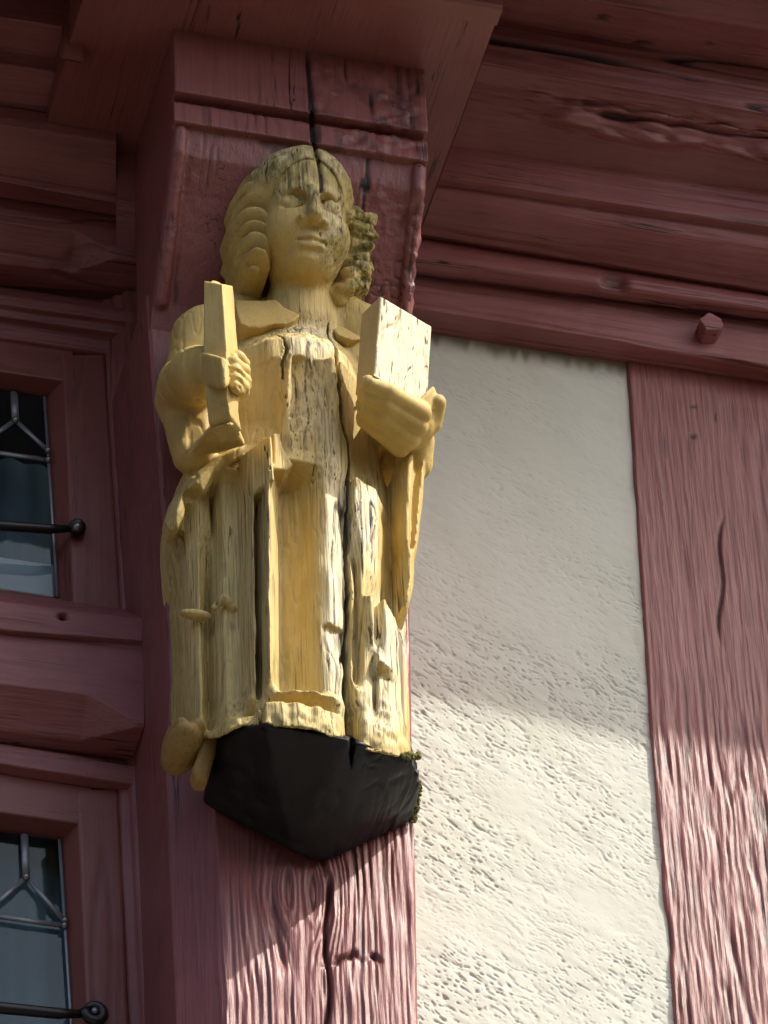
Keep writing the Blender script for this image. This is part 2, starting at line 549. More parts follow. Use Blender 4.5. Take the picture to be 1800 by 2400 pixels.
def plain(name, col, rough=0.5, metal=0.0, noise_scale=60, var=0.8):
    m, nt, b = nodes(name)
    t = noise(nt, mapped(nt, (noise_scale,)*3), 1.0, 4)
    c = mix(nt, ramp(nt, t, 0.35, 0.7), tuple(q*var for q in col), col)
    nt.links.new(c, b.inputs['Base Color']); b.inputs['Roughness'].default_value = rough; b.inputs['Metallic'].default_value = metal
    bump(nt, b, t, 0.08, 0.001)
    return m
IRON = plain('black_iron', (0.012, 0.011, 0.011), 0.38)
STEEL = plain('bolt_steel', (0.35, 0.34, 0.33), 0.35, 0.9)
LEAD = plain('lead_came', (0.30, 0.31, 0.33), 0.42, 0.5)
PUTTY = plain('pale_putty', (0.42, 0.44, 0.45), 0.6)
DARK = plain('dark_room', (0.02, 0.02, 0.022), 0.9)
BLIND = plain('white_blind', (0.72, 0.73, 0.75), 0.8, 0, 9, 0.85)
CURTAIN = plain('blue_grey_curtain', (0.15, 0.21, 0.235), 0.85, 0, 12, 0.8)
GROUND = plain('pale_stone_paving', (0.11, 0.10, 0.085), 0.9, 0, 3, 0.75)
ROOF = plain('eave_boards', (0.10, 0.05, 0.045), 0.8)
MOSS = plain('green_moss', (0.19, 0.18, 0.045), 0.95, 0, 300, 0.5)

def glass_mat():
    m, nt, b = nodes('old_window_glass')
    out = nt.nodes['Material Output']
    gl = nt.nodes.new('ShaderNodeBsdfGlossy'); gl.inputs['Roughness'].default_value = 0.03
    tr = nt.nodes.new('ShaderNodeBsdfTransparent'); tr.inputs['Color'].default_value = (0.86, 0.92, 0.93, 1)
    fr = nt.nodes.new('ShaderNodeFresnel'); fr.inputs['IOR'].default_value = 1.52
    ms = nt.nodes.new('ShaderNodeMixShader')
    t = noise(nt, mapped(nt, (14, 14, 9)), 1.0, 2)
    bp = nt.nodes.new('ShaderNodeBump'); bp.inputs['Strength'].default_value = 0.12; bp.inputs['Distance'].default_value = 0.002
    nt.links.new(t, bp.inputs['Height'])
    nt.links.new(bp.outputs[0], gl.inputs['Normal']); nt.links.new(bp.outputs[0], fr.inputs['Normal'])
    ge = nt.nodes.new('ShaderNodeNewGeometry'); iv = nt.nodes.new('ShaderNodeMath'); iv.operation = 'SUBTRACT'; iv.inputs[0].default_value = 1.0
    nt.links.new(ge.outputs['Backfacing'], iv.inputs[1])
    nt.links.new(mul(nt, fr.outputs[0], iv.outputs[0]), ms.inputs[0]); nt.links.new(tr.outputs[0], ms.inputs[1]); nt.links.new(gl.outputs[0], ms.inputs[2])
    nt.links.new(ms.outputs[0], out.inputs['Surface'])
    nt.nodes.remove(b)
    return m
GLASS = glass_mat()

def rough_wood(axis, amp=0.0010, crack=0.004, scale=1.0, seed=0, worn=0.0, region=None):
    def fn(c, n):
        g, f = grain(c, axis, scale, seed)
        w = 1.0 if region is None else region(c)
        low = fbm(c/0.05, 2, seed+31)
        off = w*(amp*g - crack*f) + 0.0012*low
        return off, {'crack': np.clip(f*w*0.25, 0, 1), 'worn': worn*w*sstep(0.25, 0.6, g)}
    return fn

def parent_to(child, par):
    child.parent = par; child.matrix_parent_inverse = Matrix.Translation(-Vector(par.location))

def place(e, px, py, d):
    e.location = Vector(P(px, py, d))

# ================================================================== the setting
gnd = solid_box('ground', -60, 60, -1.0, 60, -0.2, 0.0, GROUND); gnd['kind'] = 'structure'
gnd['label'] = 'pale stone street paving below the house'
# street façade beyond the picture: lower wall, upper storey and the eave that throws the shade
XL, XR = -3.0, 3.0
eave_px = P(965, 1630, 0.0)
low = solid_box('lower_wall', -4.0, 4.0, -0.45, -0.02, 0.0, P(900, 2950, 0)[2], PLASTER); low['kind'] = 'structure'
low['label'] = 'cream plastered wall of the storey below'

opp = solid_box('opposite_house', -25, 25, 9.5, 17, 0.0, 7.2, plain('warm_render', (0.34, 0.29, 0.22), 0.9)); opp['kind'] = 'structure'; opp['label'] = 'plain rendered house front across the street'
# ------------------------------------------------------------------ corner post
def arris(px, py, d=0.28): return P(px, py, d)
post = empty('corner_post', 'thick maroon timber post carrying the carved figure on its front', 'timber post')
place(post, 700, 2400, 0.28)
sts = []
for (py, lx, rx, ch) in ((690, 343, 941, 0.0), (900, 358, 949, 0), (1200, 381, 957, 0), (1590, 401, 966, 0.0), (1735, 408, 969, 0.048), (2100, 424, 977, 0.05), (2480, 440, 985, 0.05), (2950, 462, 996, 0.05)):
    A = arris(lx, py); B = arris(rx, py)
    B = np.array([B[0], B[1], A[2]-0.0]) if False else B
    zA = A[2]; zB = zA
    xr = B[0]
    sts.append([(xr, -0.0, zB), (xr, -0.265, zB), (xr-0.006, -0.28, zB), (A[0]+ch+0.004, -0.28, zA), (A[0]+0.0, -0.28+ch+0.004, zA), (A[0], 0.02, zA)])
def post_fn(c, n):
    g, f = grain(c, 2, 1.0, 11)
    g2, f2 = grain(c, 2, 1.9, 14)
    px, py = projv(c)
    front = sstep(-0.262, -0.279, c[:, 1])
    rough = front*(0.25+0.75*sstep(1880, 2080, py + 0.55*(px-700)))*sstep(470, 560, px)
    rough = np.maximum(rough, front*0.9*sstep(760, 900, px)*sstep(1900, 1600, py))
    # checks of splintered wood across the right half, and the deep vertical split
    blk = vnoise(c/np.array([0.045, 0.05, 0.05]), 41)
    spl = np.exp(-((px-(768+6*np.sin(py/40.0)))/5.0)**2)*sstep(2040, 2090, py)*front
    split2 = np.exp(-((px-(640+0.22*(py-2140)))/9.0)**2)*sstep(2080, 2140, py)*sstep(2290, 2230, py)*front
    hor = np.exp(-((py-(2246+10*np.sin(px/23.0)+16*vnoise(c/0.02, 91)))/7.0)**2)*sstep(740, 775, px)*sstep(905, 870, px)*front*sstep(-.35, .2, vnoise(c/0.018, 93))
    swirl = 0.003*blk*rough
    kx, kz = P(705, 2090, .28)[0], P(705, 2090, .28)[2]
    rr2 = ((c[:, 0]-kx)**2+((c[:, 2]-kz)*0.75)**2)/0.055**2
    bow = 0.040*np.exp(-rr2)*np.where(c[:, 0] > kx, 1, -1)*sstep(0, .02, np.abs(c[:, 0]-kx))
    wv = np.tanh(2.0*vnoise(np.stack([(c[:, 0]-bow)/0.0036+0.7*vnoise(c/np.array([0.05, 1, 0.06]), 77), c[:, 1]/0.05, c[:, 2]/0.12], 1), 19))
    off = rough*(0.0010*g+0.0019*wv+0.0007*vnoise(c/np.array([.0022, .05, .03]), 97)-0.0040*f2) + (1-rough)*(0.00035*g-0.0016*f*front*0.5) + 0.002*fbm(c/0.08, 2, 4) + swirl - 0.012*spl - 0.007*split2 - 0.009*hor
    edge = sstep(-0.27, -0.255, c[:, 1])*sstep(0.0, 0.05, 0.28+c[:, 1])
    crk = np.clip(0.8*spl+0.5*hor+0.1*split2+0.35*f*(1-rough)*front+rough*f2*0.3+rough*0.62*sstep(-.45, -.95, wv), 0, 1)
    return off, {'crack': crk, 'worn': 0.08*rough*sstep(0.2, 0.9, wv)}
ob = loft('shaft', sts, PAINT_Z, None, seg=0.0022, along=0.0032, fn=post_fn, world=True); parent_to(ob, post)

# ------------------------------------------------------------------ plaster panel and right-hand post
pl = loft('plaster_panel', [[(x, 640+(x-900)*0.155, 0.0), (x, 2950, 0.0)] for x in (860, 1100, 1350, 1640)], PLASTER, None, seg=0.0017, along=0.0017, fn=None)
def plaster_fn(c, n):
    a = math.radians(-32)
    u = c[:, 0]*math.cos(a)+c[:, 2]*math.sin(a); v = -c[:, 0]*math.sin(a)+c[:, 2]*math.cos(a)
    o = np.zeros_like(u)
    wv = 0.006*vnoise(np.stack([u/0.03, v/0.02, o], 1), 8)
    n1 = vnoise(np.stack([u/0.0058, (v+wv)/0.0024, o], 1), 2); n2 = vnoise(np.stack([u/0.0100, (v+wv)/0.0036, o], 1), 5)
    den = 0.5+0.5*vnoise(np.stack([u/0.10, v/0.08, o], 1), 6)
    px, py = projv(c)
    den = den*(0.30+0.70*sstep(1150, 1700, py))
    pit = sstep(0.50, 0.80, n1)*den+0.9*sstep(0.42, 0.75, n2)*den
    rip = vnoise(np.stack([u/0.03, v/0.009, o], 1), 12)
    und = fbm(np.stack([c[:, 0]/0.05, o, c[:, 2]/0.05], 1), 3, 3)
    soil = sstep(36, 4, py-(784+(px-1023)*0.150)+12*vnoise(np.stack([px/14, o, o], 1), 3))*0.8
    edge = sstep(30, 6, (1470+(py-862)*0.066+8*vnoise(np.stack([o, o, py/22], 1), 3))-px)
    deep = sstep(0.74, 0.92, n1)*den+sstep(0.66, 0.9, n2)*den
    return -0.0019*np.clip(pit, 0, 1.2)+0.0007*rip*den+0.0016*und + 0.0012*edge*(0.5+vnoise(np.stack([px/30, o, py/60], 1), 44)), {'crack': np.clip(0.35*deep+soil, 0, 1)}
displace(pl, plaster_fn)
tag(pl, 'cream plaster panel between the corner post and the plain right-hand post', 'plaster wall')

rp = empty('wall_post', 'plain flat maroon timber post at the right edge beside the plaster', 'timber post')
place(rp, 1650, 2400, 0)
rp_st = []
for (py, lx) in ((830, 1469), (1200, 1492), (1749, 1529), (2400, 1584), (2950, 1630)):
    a = P(lx, py, 0.004)
    rp_st.append([(a[0]-0.001, 0.02, a[2]), (a[0], -0.003, a[2]), (a[0]+0.002, -0.006, a[2]), (a[0]+0.30, -0.006, a[2]), (a[0]+0.302, 0.02, a[2])])
def rp_fn(c, n):
    g, f = grain(c, 2, 1.15, 23)
    px, py = projv(c)
    wv = np.tanh(2.0*vnoise(np.stack([c[:, 0]/0.0034+1.1*vnoise(c/np.array([0.06, 1, 0.08]), 7), c[:, 1]/0.05, c[:, 2]/0.08], 1), 29))
    rough = 0.30+0.70*sstep(1500, 1800, py)
    cx = 1690+5*np.sin(py/30.0)-0.01*(py-1300)
    lng = np.exp(-((px-cx)/3.2)**2)*sstep(1190, 1260, py)*sstep(1530, 1440, py)
    h1 = np.exp(-(((px-1624)/9)**2+((py-952)/4.0)**2)**2)+np.exp(-(((px-1624)/9)**2+((py-1022)/7)**2)**2)+np.exp(-(((px-1676)/2.5)**2+((py-978)/10)**2)**2)
    jag = 0.0
    off = rough*(0.0008*g+0.0014*wv+0.0006*vnoise(c/np.array([.0022, .05, .025]), 98)-0.0025*f)+0.0010*fbm(c/0.07, 2, 9)-0.006*lng-0.0012*np.clip(h1, 0, 1)
    return off, {'crack': np.clip(lng+h1+0.25*f+0.62*rough*sstep(-.45, -.95, wv), 0, 1), 'worn': 0.05*rough*sstep(1500, 1750, py)*sstep(0.2, 0.9, wv)}
ob = loft('shaft', rp_st, PAINT_Z, None, seg=0.0024, along=0.0035, fn=rp_fn, world=True); parent_to(ob, rp)

# ------------------------------------------------------------------ jettied beams right of the post
def xbeam(name, rows, xs, mat, parent, seg=0.004, fn=None, ends=None):
    """rows: (d, y at photo x=1000, y at photo x=1800) run out to the photo columns xs"""
    st = []
    for x in xs:
        t = (x-1000)/800.0
        st.append([(x, a+(b-a)*t, d) for d, a, b in rows])
    W = [[P(*q) for q in s_] for s_ in st]
    ob = loft(name, W, mat, None, seg=seg, along=0.005, fn=fn, world=True)
    if parent is not None: parent_to(ob, parent)
    return ob

sill = empty('sill_beam', 'flat maroon beam along the top of the plaster with a protruding peg', 'timber beam')
place(sill, 1400, 780, 0.04)
xbeam('beam', [(0.050, 640, 744), (0.047, 646, 749), (0.045, 726, 855), (0.041, 732, 861), (-0.01, 792, 911)], (900, 1400, 1950), PAINT_X, sill, 0.0028, rough_wood(0, 0.0009, 0.0035, 1.0, 51))
# square oak peg: tilted, chipped
pg = SDF(D3(1632, 840, 0.02), D3(1698, 735, 0.12), 0.0016) if False else None
def hull_mesh(name, pts, mat, parent, bev=0.0):
    bm = bmesh.new()
    for p in pts: bm.verts.new(p)
    r = bmesh.ops.convex_hull(bm, input=bm.verts)
    bmesh.ops.dissolve_limit(bm, angle_limit=0.03, verts=bm.verts, edges=bm.edges)
    bmesh.ops.recalc_face_normals(bm, faces=bm.faces)
    if bev: bmesh.ops.bevel(bm, geom=bm.edges[:], offset=bev, segments=2, affect='EDGES')
    me = bpy.data.meshes.new(name); bm.to_mesh(me); bm.free(); me.materials.append(mat)
    ob = bpy.data.objects.new(name, me); COL.objects.link(ob)
    if parent is not None: parent_to(ob, parent)
    return ob
pk = [(1640, 748), (1662, 731), (1690, 745), (1697, 762), (1686, 772), (1672, 762), (1655, 772)]
hull_mesh('peg', [P(x, y, 0.076) for x, y in pk]+[P(x-15, y+40, 0.04) for x, y in pk], PAINT_X, sill, 0.0012)

mould = empty('moulded_beam', 'moulded maroon beam with a long split, right of the carved figure', 'timber beam')
place(mould, 1400, 560, 0.1)
def torus_rows():
    r = [(0.165, 336, 447), (0.166, 410, 530), (0.150, 427, 548), (0.1495, 437, 558)]
    for t in np.linspace(0, 1, 7):
        r.append((0.149-0.062*t**1.35, 440+105*t, 560+114*t))
    r += [(0.083, 551, 682), (0.062, 563, 694)]
    return r
def split_fn(c, n):
    off, at = rough_wood(0, 0.0007, 0.003, 1.2, 61)(c, n)
    px, py = projv(c)
    return off, at
xbeam('moulding', torus_rows(), (880, 1400, 1950), PAINT_X, mould, 0.004, split_fn)
r = []
for t in np.linspace(0, 1, 8):
    th = math.pi*(0.10+0.88*t)
    r.append((0.060+0.024*math.sin(th), 556+84*t, 688+58*t))
def roll_fn(c, n):
    off, at = rough_wood(0, 0.0008, 0.0035, 1.0, 66)(c, n)
    px, py = projv(c)
    yl = 560+(px-1000)*0.165
    brk = np.exp(-((px-1440)/28)**4)*np.exp(-((py-(yl+30))/22)**4)
    return off-0.010*brk, {'crack': np.clip(at['crack']+0.55*brk, 0, 1), 'worn': at['worn']}
xbeam('roll', r, (880, 1400, 1950), PAINT_X, mould, 0.003, roll_fn)

fas = empty('fascia_beam', 'weathered maroon jetty beam with a rotten, splintered lower edge at upper right', 'timber beam')
place(fas, 1400, 200, 0.28)
def fas_fn(c, n):
    g, f = grain(c, 0, 1.5, 71); g2, f2 = grain(c, 0, 0.8, 73)
    px, py = projv(c)
    lo = 122+(px-1000)*0.1825
    ro = sstep(1200, 1330, px)*np.exp(-((py-(lo+72+12*np.sin(px/70)))/50)**4)
    nz = fbm(c/np.array([0.085, 0.013, 0.013]), 3, 5)
    lump = np.abs(vnoise(c/np.array([0.06, 0.011, 0.011]), 15))
    up = sstep(lo+8, lo-8, py)
    off = up*(0.0016*g2+0.0012*g-0.0065*f-0.003*f2)+ (1-up)*(0.0008*g2-0.002*f2) + ro*(0.030*nz+0.014*lump+0.004)
    return off, {'crack': np.clip(up*(f+0.5*f2)+ro*sstep(-0.12, -0.4, nz)*0.8+(1-up)*(1-ro)*0.4*f2, 0, 1), 'worn': 0.25*ro*sstep(0.0, 0.3, nz)+0.12*up*sstep(0.3, .7, g2)}
xbeam('beam', [(0.282, -40, 98), (0.28, 24, 168), (0.279, 122, 268), (0.272, 128, 275), (0.262, 143, 290), (0.245, 170, 306), (0.235, 195, 325), (0.228, 212, 345), (0.16, 345, 455)], (1060, 1250, 1450, 1640, 1950), PAINT_X, fas, 0.0030, fas_fn)
upp = empty('soffit_board', 'brown maroon soffit board with knots above the weathered beam', 'timber board')
place(upp, 1500, 60, 0.33)
def sof_fn(c, n):
    off, at = rough_wood(0, 0.0006, 0.0025, 1.4, 81)(c, n)
    px, py = projv(c)
    k = 0
    for (a, b, rx, ry) in ((1413, 45, 17, 11), (1661, 105, 10, 5), (1505, 102, 26, 6)):
        k = k+np.exp(-(((px-a)/rx)**2+((py-b)/ry)**2)**2)
    k = np.clip(k*(0.6+0.5*vnoise(c/0.006, 4)), 0, 1)
    return off-0.006*k, {'crack': np.clip(at['crack']+k, 0, 1), 'worn': at['worn']}
xbeam('board', [(0.43, -180, -45), (0.375, -70, 62), (0.372, -64, 70), (0.27, 26, 172), (0.22, 81, 227)], (1060, 1400, 1950), PAINT_X, upp, 0.004, sof_fn)
xbeam('upper_board', [(0.50, -460, -320), (0.50, -260, -120), (0.37, -110, 26), (0.37, -66, 66)], (1030, 1400, 2200), PAINT_X, upp, 0.006, rough_wood(0, 0.0006, 0.0025, 1.4, 83))

hull_mesh('joist_fill', [P(x, y, d)+np.array([0, 0, dz_]) for x, y, d in ((1010, 27.8, .268), (1950, 199, .268), (1010, -68, .37), (1950, 92, .37)) for dz_ in (0.010, 0.12)]+[P(x, y, .20)+np.array([0, 0, .02]) for x, y in ((1010, 104), (1950, 276))], PAINT_X, upp)
# ------------------------------------------------------------------ beam end over the bracket
be = empty('beam_end', 'broad maroon beam end jutting out above the bracket and figure', 'timber beam')
place(be, 700, 40, 0.58)
zs = P(1166, 81, 0.575)[2]; zs2 = P(404, 38, 0.46)[2]
zsof = 0.5*(zs+zs2)
xl = P(213, 60, 0.54)[0]; xr = P(1166, 81, 0.575)[0]
def be_fn(c, n):
    g, f = grain(c, 1, 1.3, 91)
    right = sstep(0.10, 0.22, c[:, 0])
    return right*(0.0008*g-0.003*f)+0.0009*fbm(c/0.08, 2, 2), {'crack': np.clip(f*right, 0, 1), 'worn': 0*g}
ob = loft('soffit', [[(x, 0.0, zsof+0.004), (x, -0.30, zsof), (x, -0.572, zsof)] for x in (xl, xr-0.001)], PAINT_Y, None, 0.005, 0.005, be_fn, world=True); parent_to(ob, be)
ob = loft('side', [[(xr, -0.575, zsof), (xr, -0.575, zsof+0.34)], [(xr, 0.0, zsof), (xr, 0.0, zsof+0.34)]], PAINT_Y, None, 0.01, 0.01, None, world=True); parent_to(ob, be)
ob = loft('side', [[(xl, -0.575, zsof), (xl, -0.575, zsof+0.34)], [(xl, 0.0, zsof), (xl, 0.0, zsof+0.34)]], PAINT_Y, None, 0.01, 0.01, None, world=True); parent_to(ob, be)
zf = zsof
ob = loft('fascia', [[(x, -0.570, zf-0.0015), (x, -0.600, zf-0.001), (x, -0.604, zf+0.003), (x, -0.604, zf+0.25)] for x in (P(560, 0, .6)[0], xr+0.002)], SMOOTH_X, None, 0.005, 0.01, rough_wood(0, 0.0004, 0.001, 1.5, 95), world=True); parent_to(ob, be)
ob = loft('fascia', [[(xr+0.002, -0.604, zf), (xr+0.002, -0.604, zf+0.25)], [(xr+0.002, -0.56, zf), (xr+0.002, -0.56, zf+0.25)]], SMOOTH_X, None, 0.01, 0.01, None, world=True); parent_to(ob, be)

# ------------------------------------------------------------------ the bracket (console)
br = empty('wall_bracket', 'moulded maroon bracket above the head of the carved figure', 'bracket')
place(br, 700, 300, 0.3)
bx0 = P(408, 130, 0.46)[0]; bx1 = P(1001, 250, 0.46)[0]
prof = [(0.46, 20), (0.46, 212), (0.437, 237), (0.452, 239), (0.452, 282), (0.440, 296)]
cz = lambda d, y: P(408, y, d)[2]
pp = [(d, cz(d, y)) for d, y in prof]
zt = zsof+0.003
slope = [(0.436, cz(0.436, 312)), (0.425, cz(0.425, 360)), (0.39, cz(0.39, 455)), (0.345, cz(0.345, 590)), (0.30, cz(0.30, 715)), (0.277, cz(0.277, 790)), (0.275, cz(0.275, 830))]
dz = np.array([(0.46, zt)]+pp[1:]+slope)
def bracket_sdf(inset):
    q = [(0.05, zt)]+[tuple(v) for v in dz]+[(0.05, slope[-1][1])]
    q = np.array(q)
    def f(x, d, z):
        p2 = poly2(q, d[0, :, 0][:, None], z[0, 0, :][None, :])[None]
        return np.maximum(np.maximum(p2, bx0-x), x-bx1)
    return f, np.array([bx0, 0.05, slope[-1][1]]), np.array([bx1, 0.47, zt])
S = SDF((bx0-0.01, 0.20, slope[-1][1]-0.01), (bx1+0.01, 0.475, zt+0.01), 0.0027)
S.add(bracket_sdf(0))
# beads down the two edges of the sloping soffit and the hollow beside them
for xa, sg in ((bx0, 1), (bx1, -1)):
    for i in range(len(slope)-3):
        a = np.array([xa+sg*0.012, slope[i][0]+0.002, slope[i][1]]); b = np.array([xa+sg*0.012, slope[i+1][0]+0.002, slope[i+1][1]])
        S.add(cone(a, b, 0.0105, 0.0105), 0.002)
        a = a+np.array([sg*0.0155, 0.002, 0]); b = b+np.array([sg*0.0155, 0.002, 0])
        S.cut(cone(a, b, 0.0042, 0.0042), 0.002)
S.cut(hull([D3(660, 30, .50), D3(1060, 80, .50), D3(1060, 178, .47), D3(980, 166, .47), D3(840, 118, .47), D3(700, 90, .47), D3(660, 60, .40), D3(1060, 160, .40), D3(1060, 60, .40)]))
ob = S.mesh('bracket_block', PAINT_Z); parent_to(ob, br)
def br_fn(c, n):
    g, f = grain(c, 2, 0.9, 101); g2, f2 = grain(c, 2, 1.6, 103)
    px, py = projv(c)
    right = sstep(600, 860, px)
    w = 0.25+0.75*right
    side = sstep(-0.5, -0.9, n[:, 0])
    w = w*(1-0.9*side)
    main = np.exp(-((px-(722+0.07*(py-150)))/4.5)**2)*sstep(95, 160, py)*(1-side)
    ch = 0.006*right*fbm(c/0.018, 3, 3)*sstep(0.10, 0.3, fbm(c/0.06, 2, 8)+0.25)
    front = sstep(0.2, 0.8, -n[:, 1])
    short = sstep(0.80, 0.97, 1-np.abs(vnoise(np.stack([c[:, 0]/0.011, c[:, 1]/0.1, c[:, 2]/0.09], 1), 55)))*sstep(0.1, 0.5, vnoise(c/np.array([0.02, 0.2, 0.07]), 57))
    off = w*(0.0009*g+0.0014*g2*right-0.004*f2*front-0.003*f*right)-0.008*main+ch-0.003*short*(0.3+w)*front
    rot = right*sstep(0.0, 0.35, fbm(c/0.02, 3, 33))*sstep(430, 340, py)*0.35
    return off, {'crack': np.clip(main*1.2+w*f2*front*0.9+0.6*f*right+short*(0.4+0.6*w)*front+rot, 0, 1), 'worn': 0.06*w*sstep(.2, .7, g)}
displace(ob, br_fn)
# packing pieces in the rotten gap between bracket and beam
tor = hull_mesh('packing_block', [P(x, y, d) for x, y in ((640, 20), (1010, 60), (1015, 180), (960, 160), (800, 130)) for d in (0.30, 0.445)], ROTTEN, br, 0.003)

# ------------------------------------------------------------------ left-hand wall: mouldings, lintel, windows, transom
def lrow(rows, xs):
    st = []
    for x in xs:
        t = x/320.0
        st.append([P(x, a+(b-a)*t, d) for d, a, b in rows])
    return st
LD = 0.08
lb = empty('ceiling_beam', 'dark maroon jetty beam overhead at upper left', 'timber beam')
place(lb, 100, 200, 0.3)
ob = loft('beam', lrow([(0.44, -260, -215), (0.44, -160, -115), (0.43, -150, -105), (0.36, -62, -17), (0.36, 40, 90), (0.355, 46, 96), (0.30, 115, 165), (0.30, 150, 200), (0.295, 156, 206), (0.235, 240, 285), (0.22, 262, 306)], (-420, 0, 345)), PAINT_X, None, 0.0035, 0.005, rough_wood(0, 0.0007, 0.003, 1.3, 111), world=True); parent_to(ob, lb)
cj = empty('joist', 'short dark joist end under the overhang left of the beam end', 'timber joist')
place(cj, 150, 120, 0.4)
ob = hull_mesh('joist_end', [P(x, y, d) for x, y, d in ((150, -10, 0.40), (212, 0, 0.40), (196, 150, 0.40), (140, 140, 0.40), (150, -10, 0.25), (212, 0, 0.25), (196, 150, 0.25), (140, 140, 0.25))], PAINT_Y, cj, 0.004)
lm = empty('moulded_rail', 'dark moulded maroon rail above the upper window', 'timber beam')
place(lm, 100, 360, 0.2)
rr = [(0.235, 250, 296), (0.236, 268, 312), (0.238, 274, 318), (0.236, 292, 340)]
for t in np.linspace(0, 1, 6): rr.append((0.232-0.055*t**1.3, 300+106*t, 346+116*t))
rr += [(0.179, 412, 470), (0.178, 425, 484), (0.170, 428, 487), (0.135, 462, 512)]
ob = loft('moulding', lrow(rr, (-420, 0, 268, 272)), PAINT_X, None, 0.003, 0.005, rough_wood(0, 0.0007, 0.0035, 1.2, 113), world=True); parent_to(ob, lm)
lk = hull_mesh('packing_block', [P(x, y, d) for x, y, d in ((276, 322, 0.20), (330, 330, 0.20), (322, 480, 0.20), (272, 470, 0.20), (276, 322, 0.12), (330, 330, 0.12), (322, 600, 0.12), (272, 590, 0.12))], PAINT_X, lm, 0.003)

def chamfer_beam(name, par, ytop, yedge, yund, dtop, dfront, a, xs_stop, x_end, yback, dback, mat, seed):
    """timber with a chamfered lower front edge that runs out in a stop near its right-hand end"""
    st = []
    for x in (-420, 0, xs_stop, x_end, x_end+ (335-x_end if x_end < 330 else 6)):
        t = x/320.0
        ca = a if x <= xs_stop else 0.004
        w0 = P(x, ytop[0]+(ytop[1]-ytop[0])*t, dfront)
        full = P(x, yedge[0]+(yedge[1]-yedge[0])*t, dfront)        # start of a full chamfer on the front
        zb = full[2]-a                                                # the underside
        X = w0[0]
        wb = P(x, yback[0]+(yback[1]-yback[0])*t, dback)
        st.append([(X, -dtop, w0[2]+0.002), (X, -dfront, w0[2]), (X, -dfront, zb+ca), (X, -dfront+ca, zb), (X, -dback, zb)])
    ob = loft(name, st, mat, None, 0.003, 0.005, rough_wood(0, 0.0006, 0.003, 1.5, seed), world=True); parent_to(ob, par)
    return ob
ln = empty('lintel', 'maroon chamfered lintel over the upper window', 'timber beam')
place(ln, 100, 520, 0.13)
chamfer_beam('beam', ln, (462, 510), (518, 560), None, 0.10, 0.13, 0.044, 182, 268, (690, 740), 0.02, PAINT_X, 121)
tr = empty('transom_beam', 'maroon beam between the two windows with a stopped chamfer', 'timber beam')
place(tr, 100, 1550, 0.13)
chamfer_beam('beam', tr, (1478, 1502), (1601, 1640), None, 0.10, 0.13, 0.046, 205, 318, (1770, 1830), 0.0, PAINT_X, 123)
sb = loft('sill_board', lrow([(0.05, 1386, 1432), (0.137, 1408, 1449), (0.139, 1412, 1452), (0.139, 1476, 1500), (0.13, 1487, 1511)], (-420, 0, 334)), PAINT_X, None, 0.003, 0.005, None, world=True); parent_to(sb, tr)
def sb_fn(c, n):
    off, at = rough_wood(0, 0.0005, 0.002, 1.5, 131)(c, n)
    px, py = projv(c)
    k = np.exp(-(((px-148)/10)**2+((py-1445)/7.5)**2)**3)
    return off-0.012*k, {'crack': np.clip(at['crack']*0.4+k, 0, 1), 'worn': at['worn']}
displace(sb, sb_fn)
ob = loft('sill_board_end', [[P(334, 1449, 0.139), P(334, 1501, 0.139)], [P(320, 1500, 0.10), P(320, 1545, 0.10)]], PAINT_X, None, 0.004, 0.004, None, world=True); parent_to(ob, tr)
ob['label'] = 'end grain of the sill board'

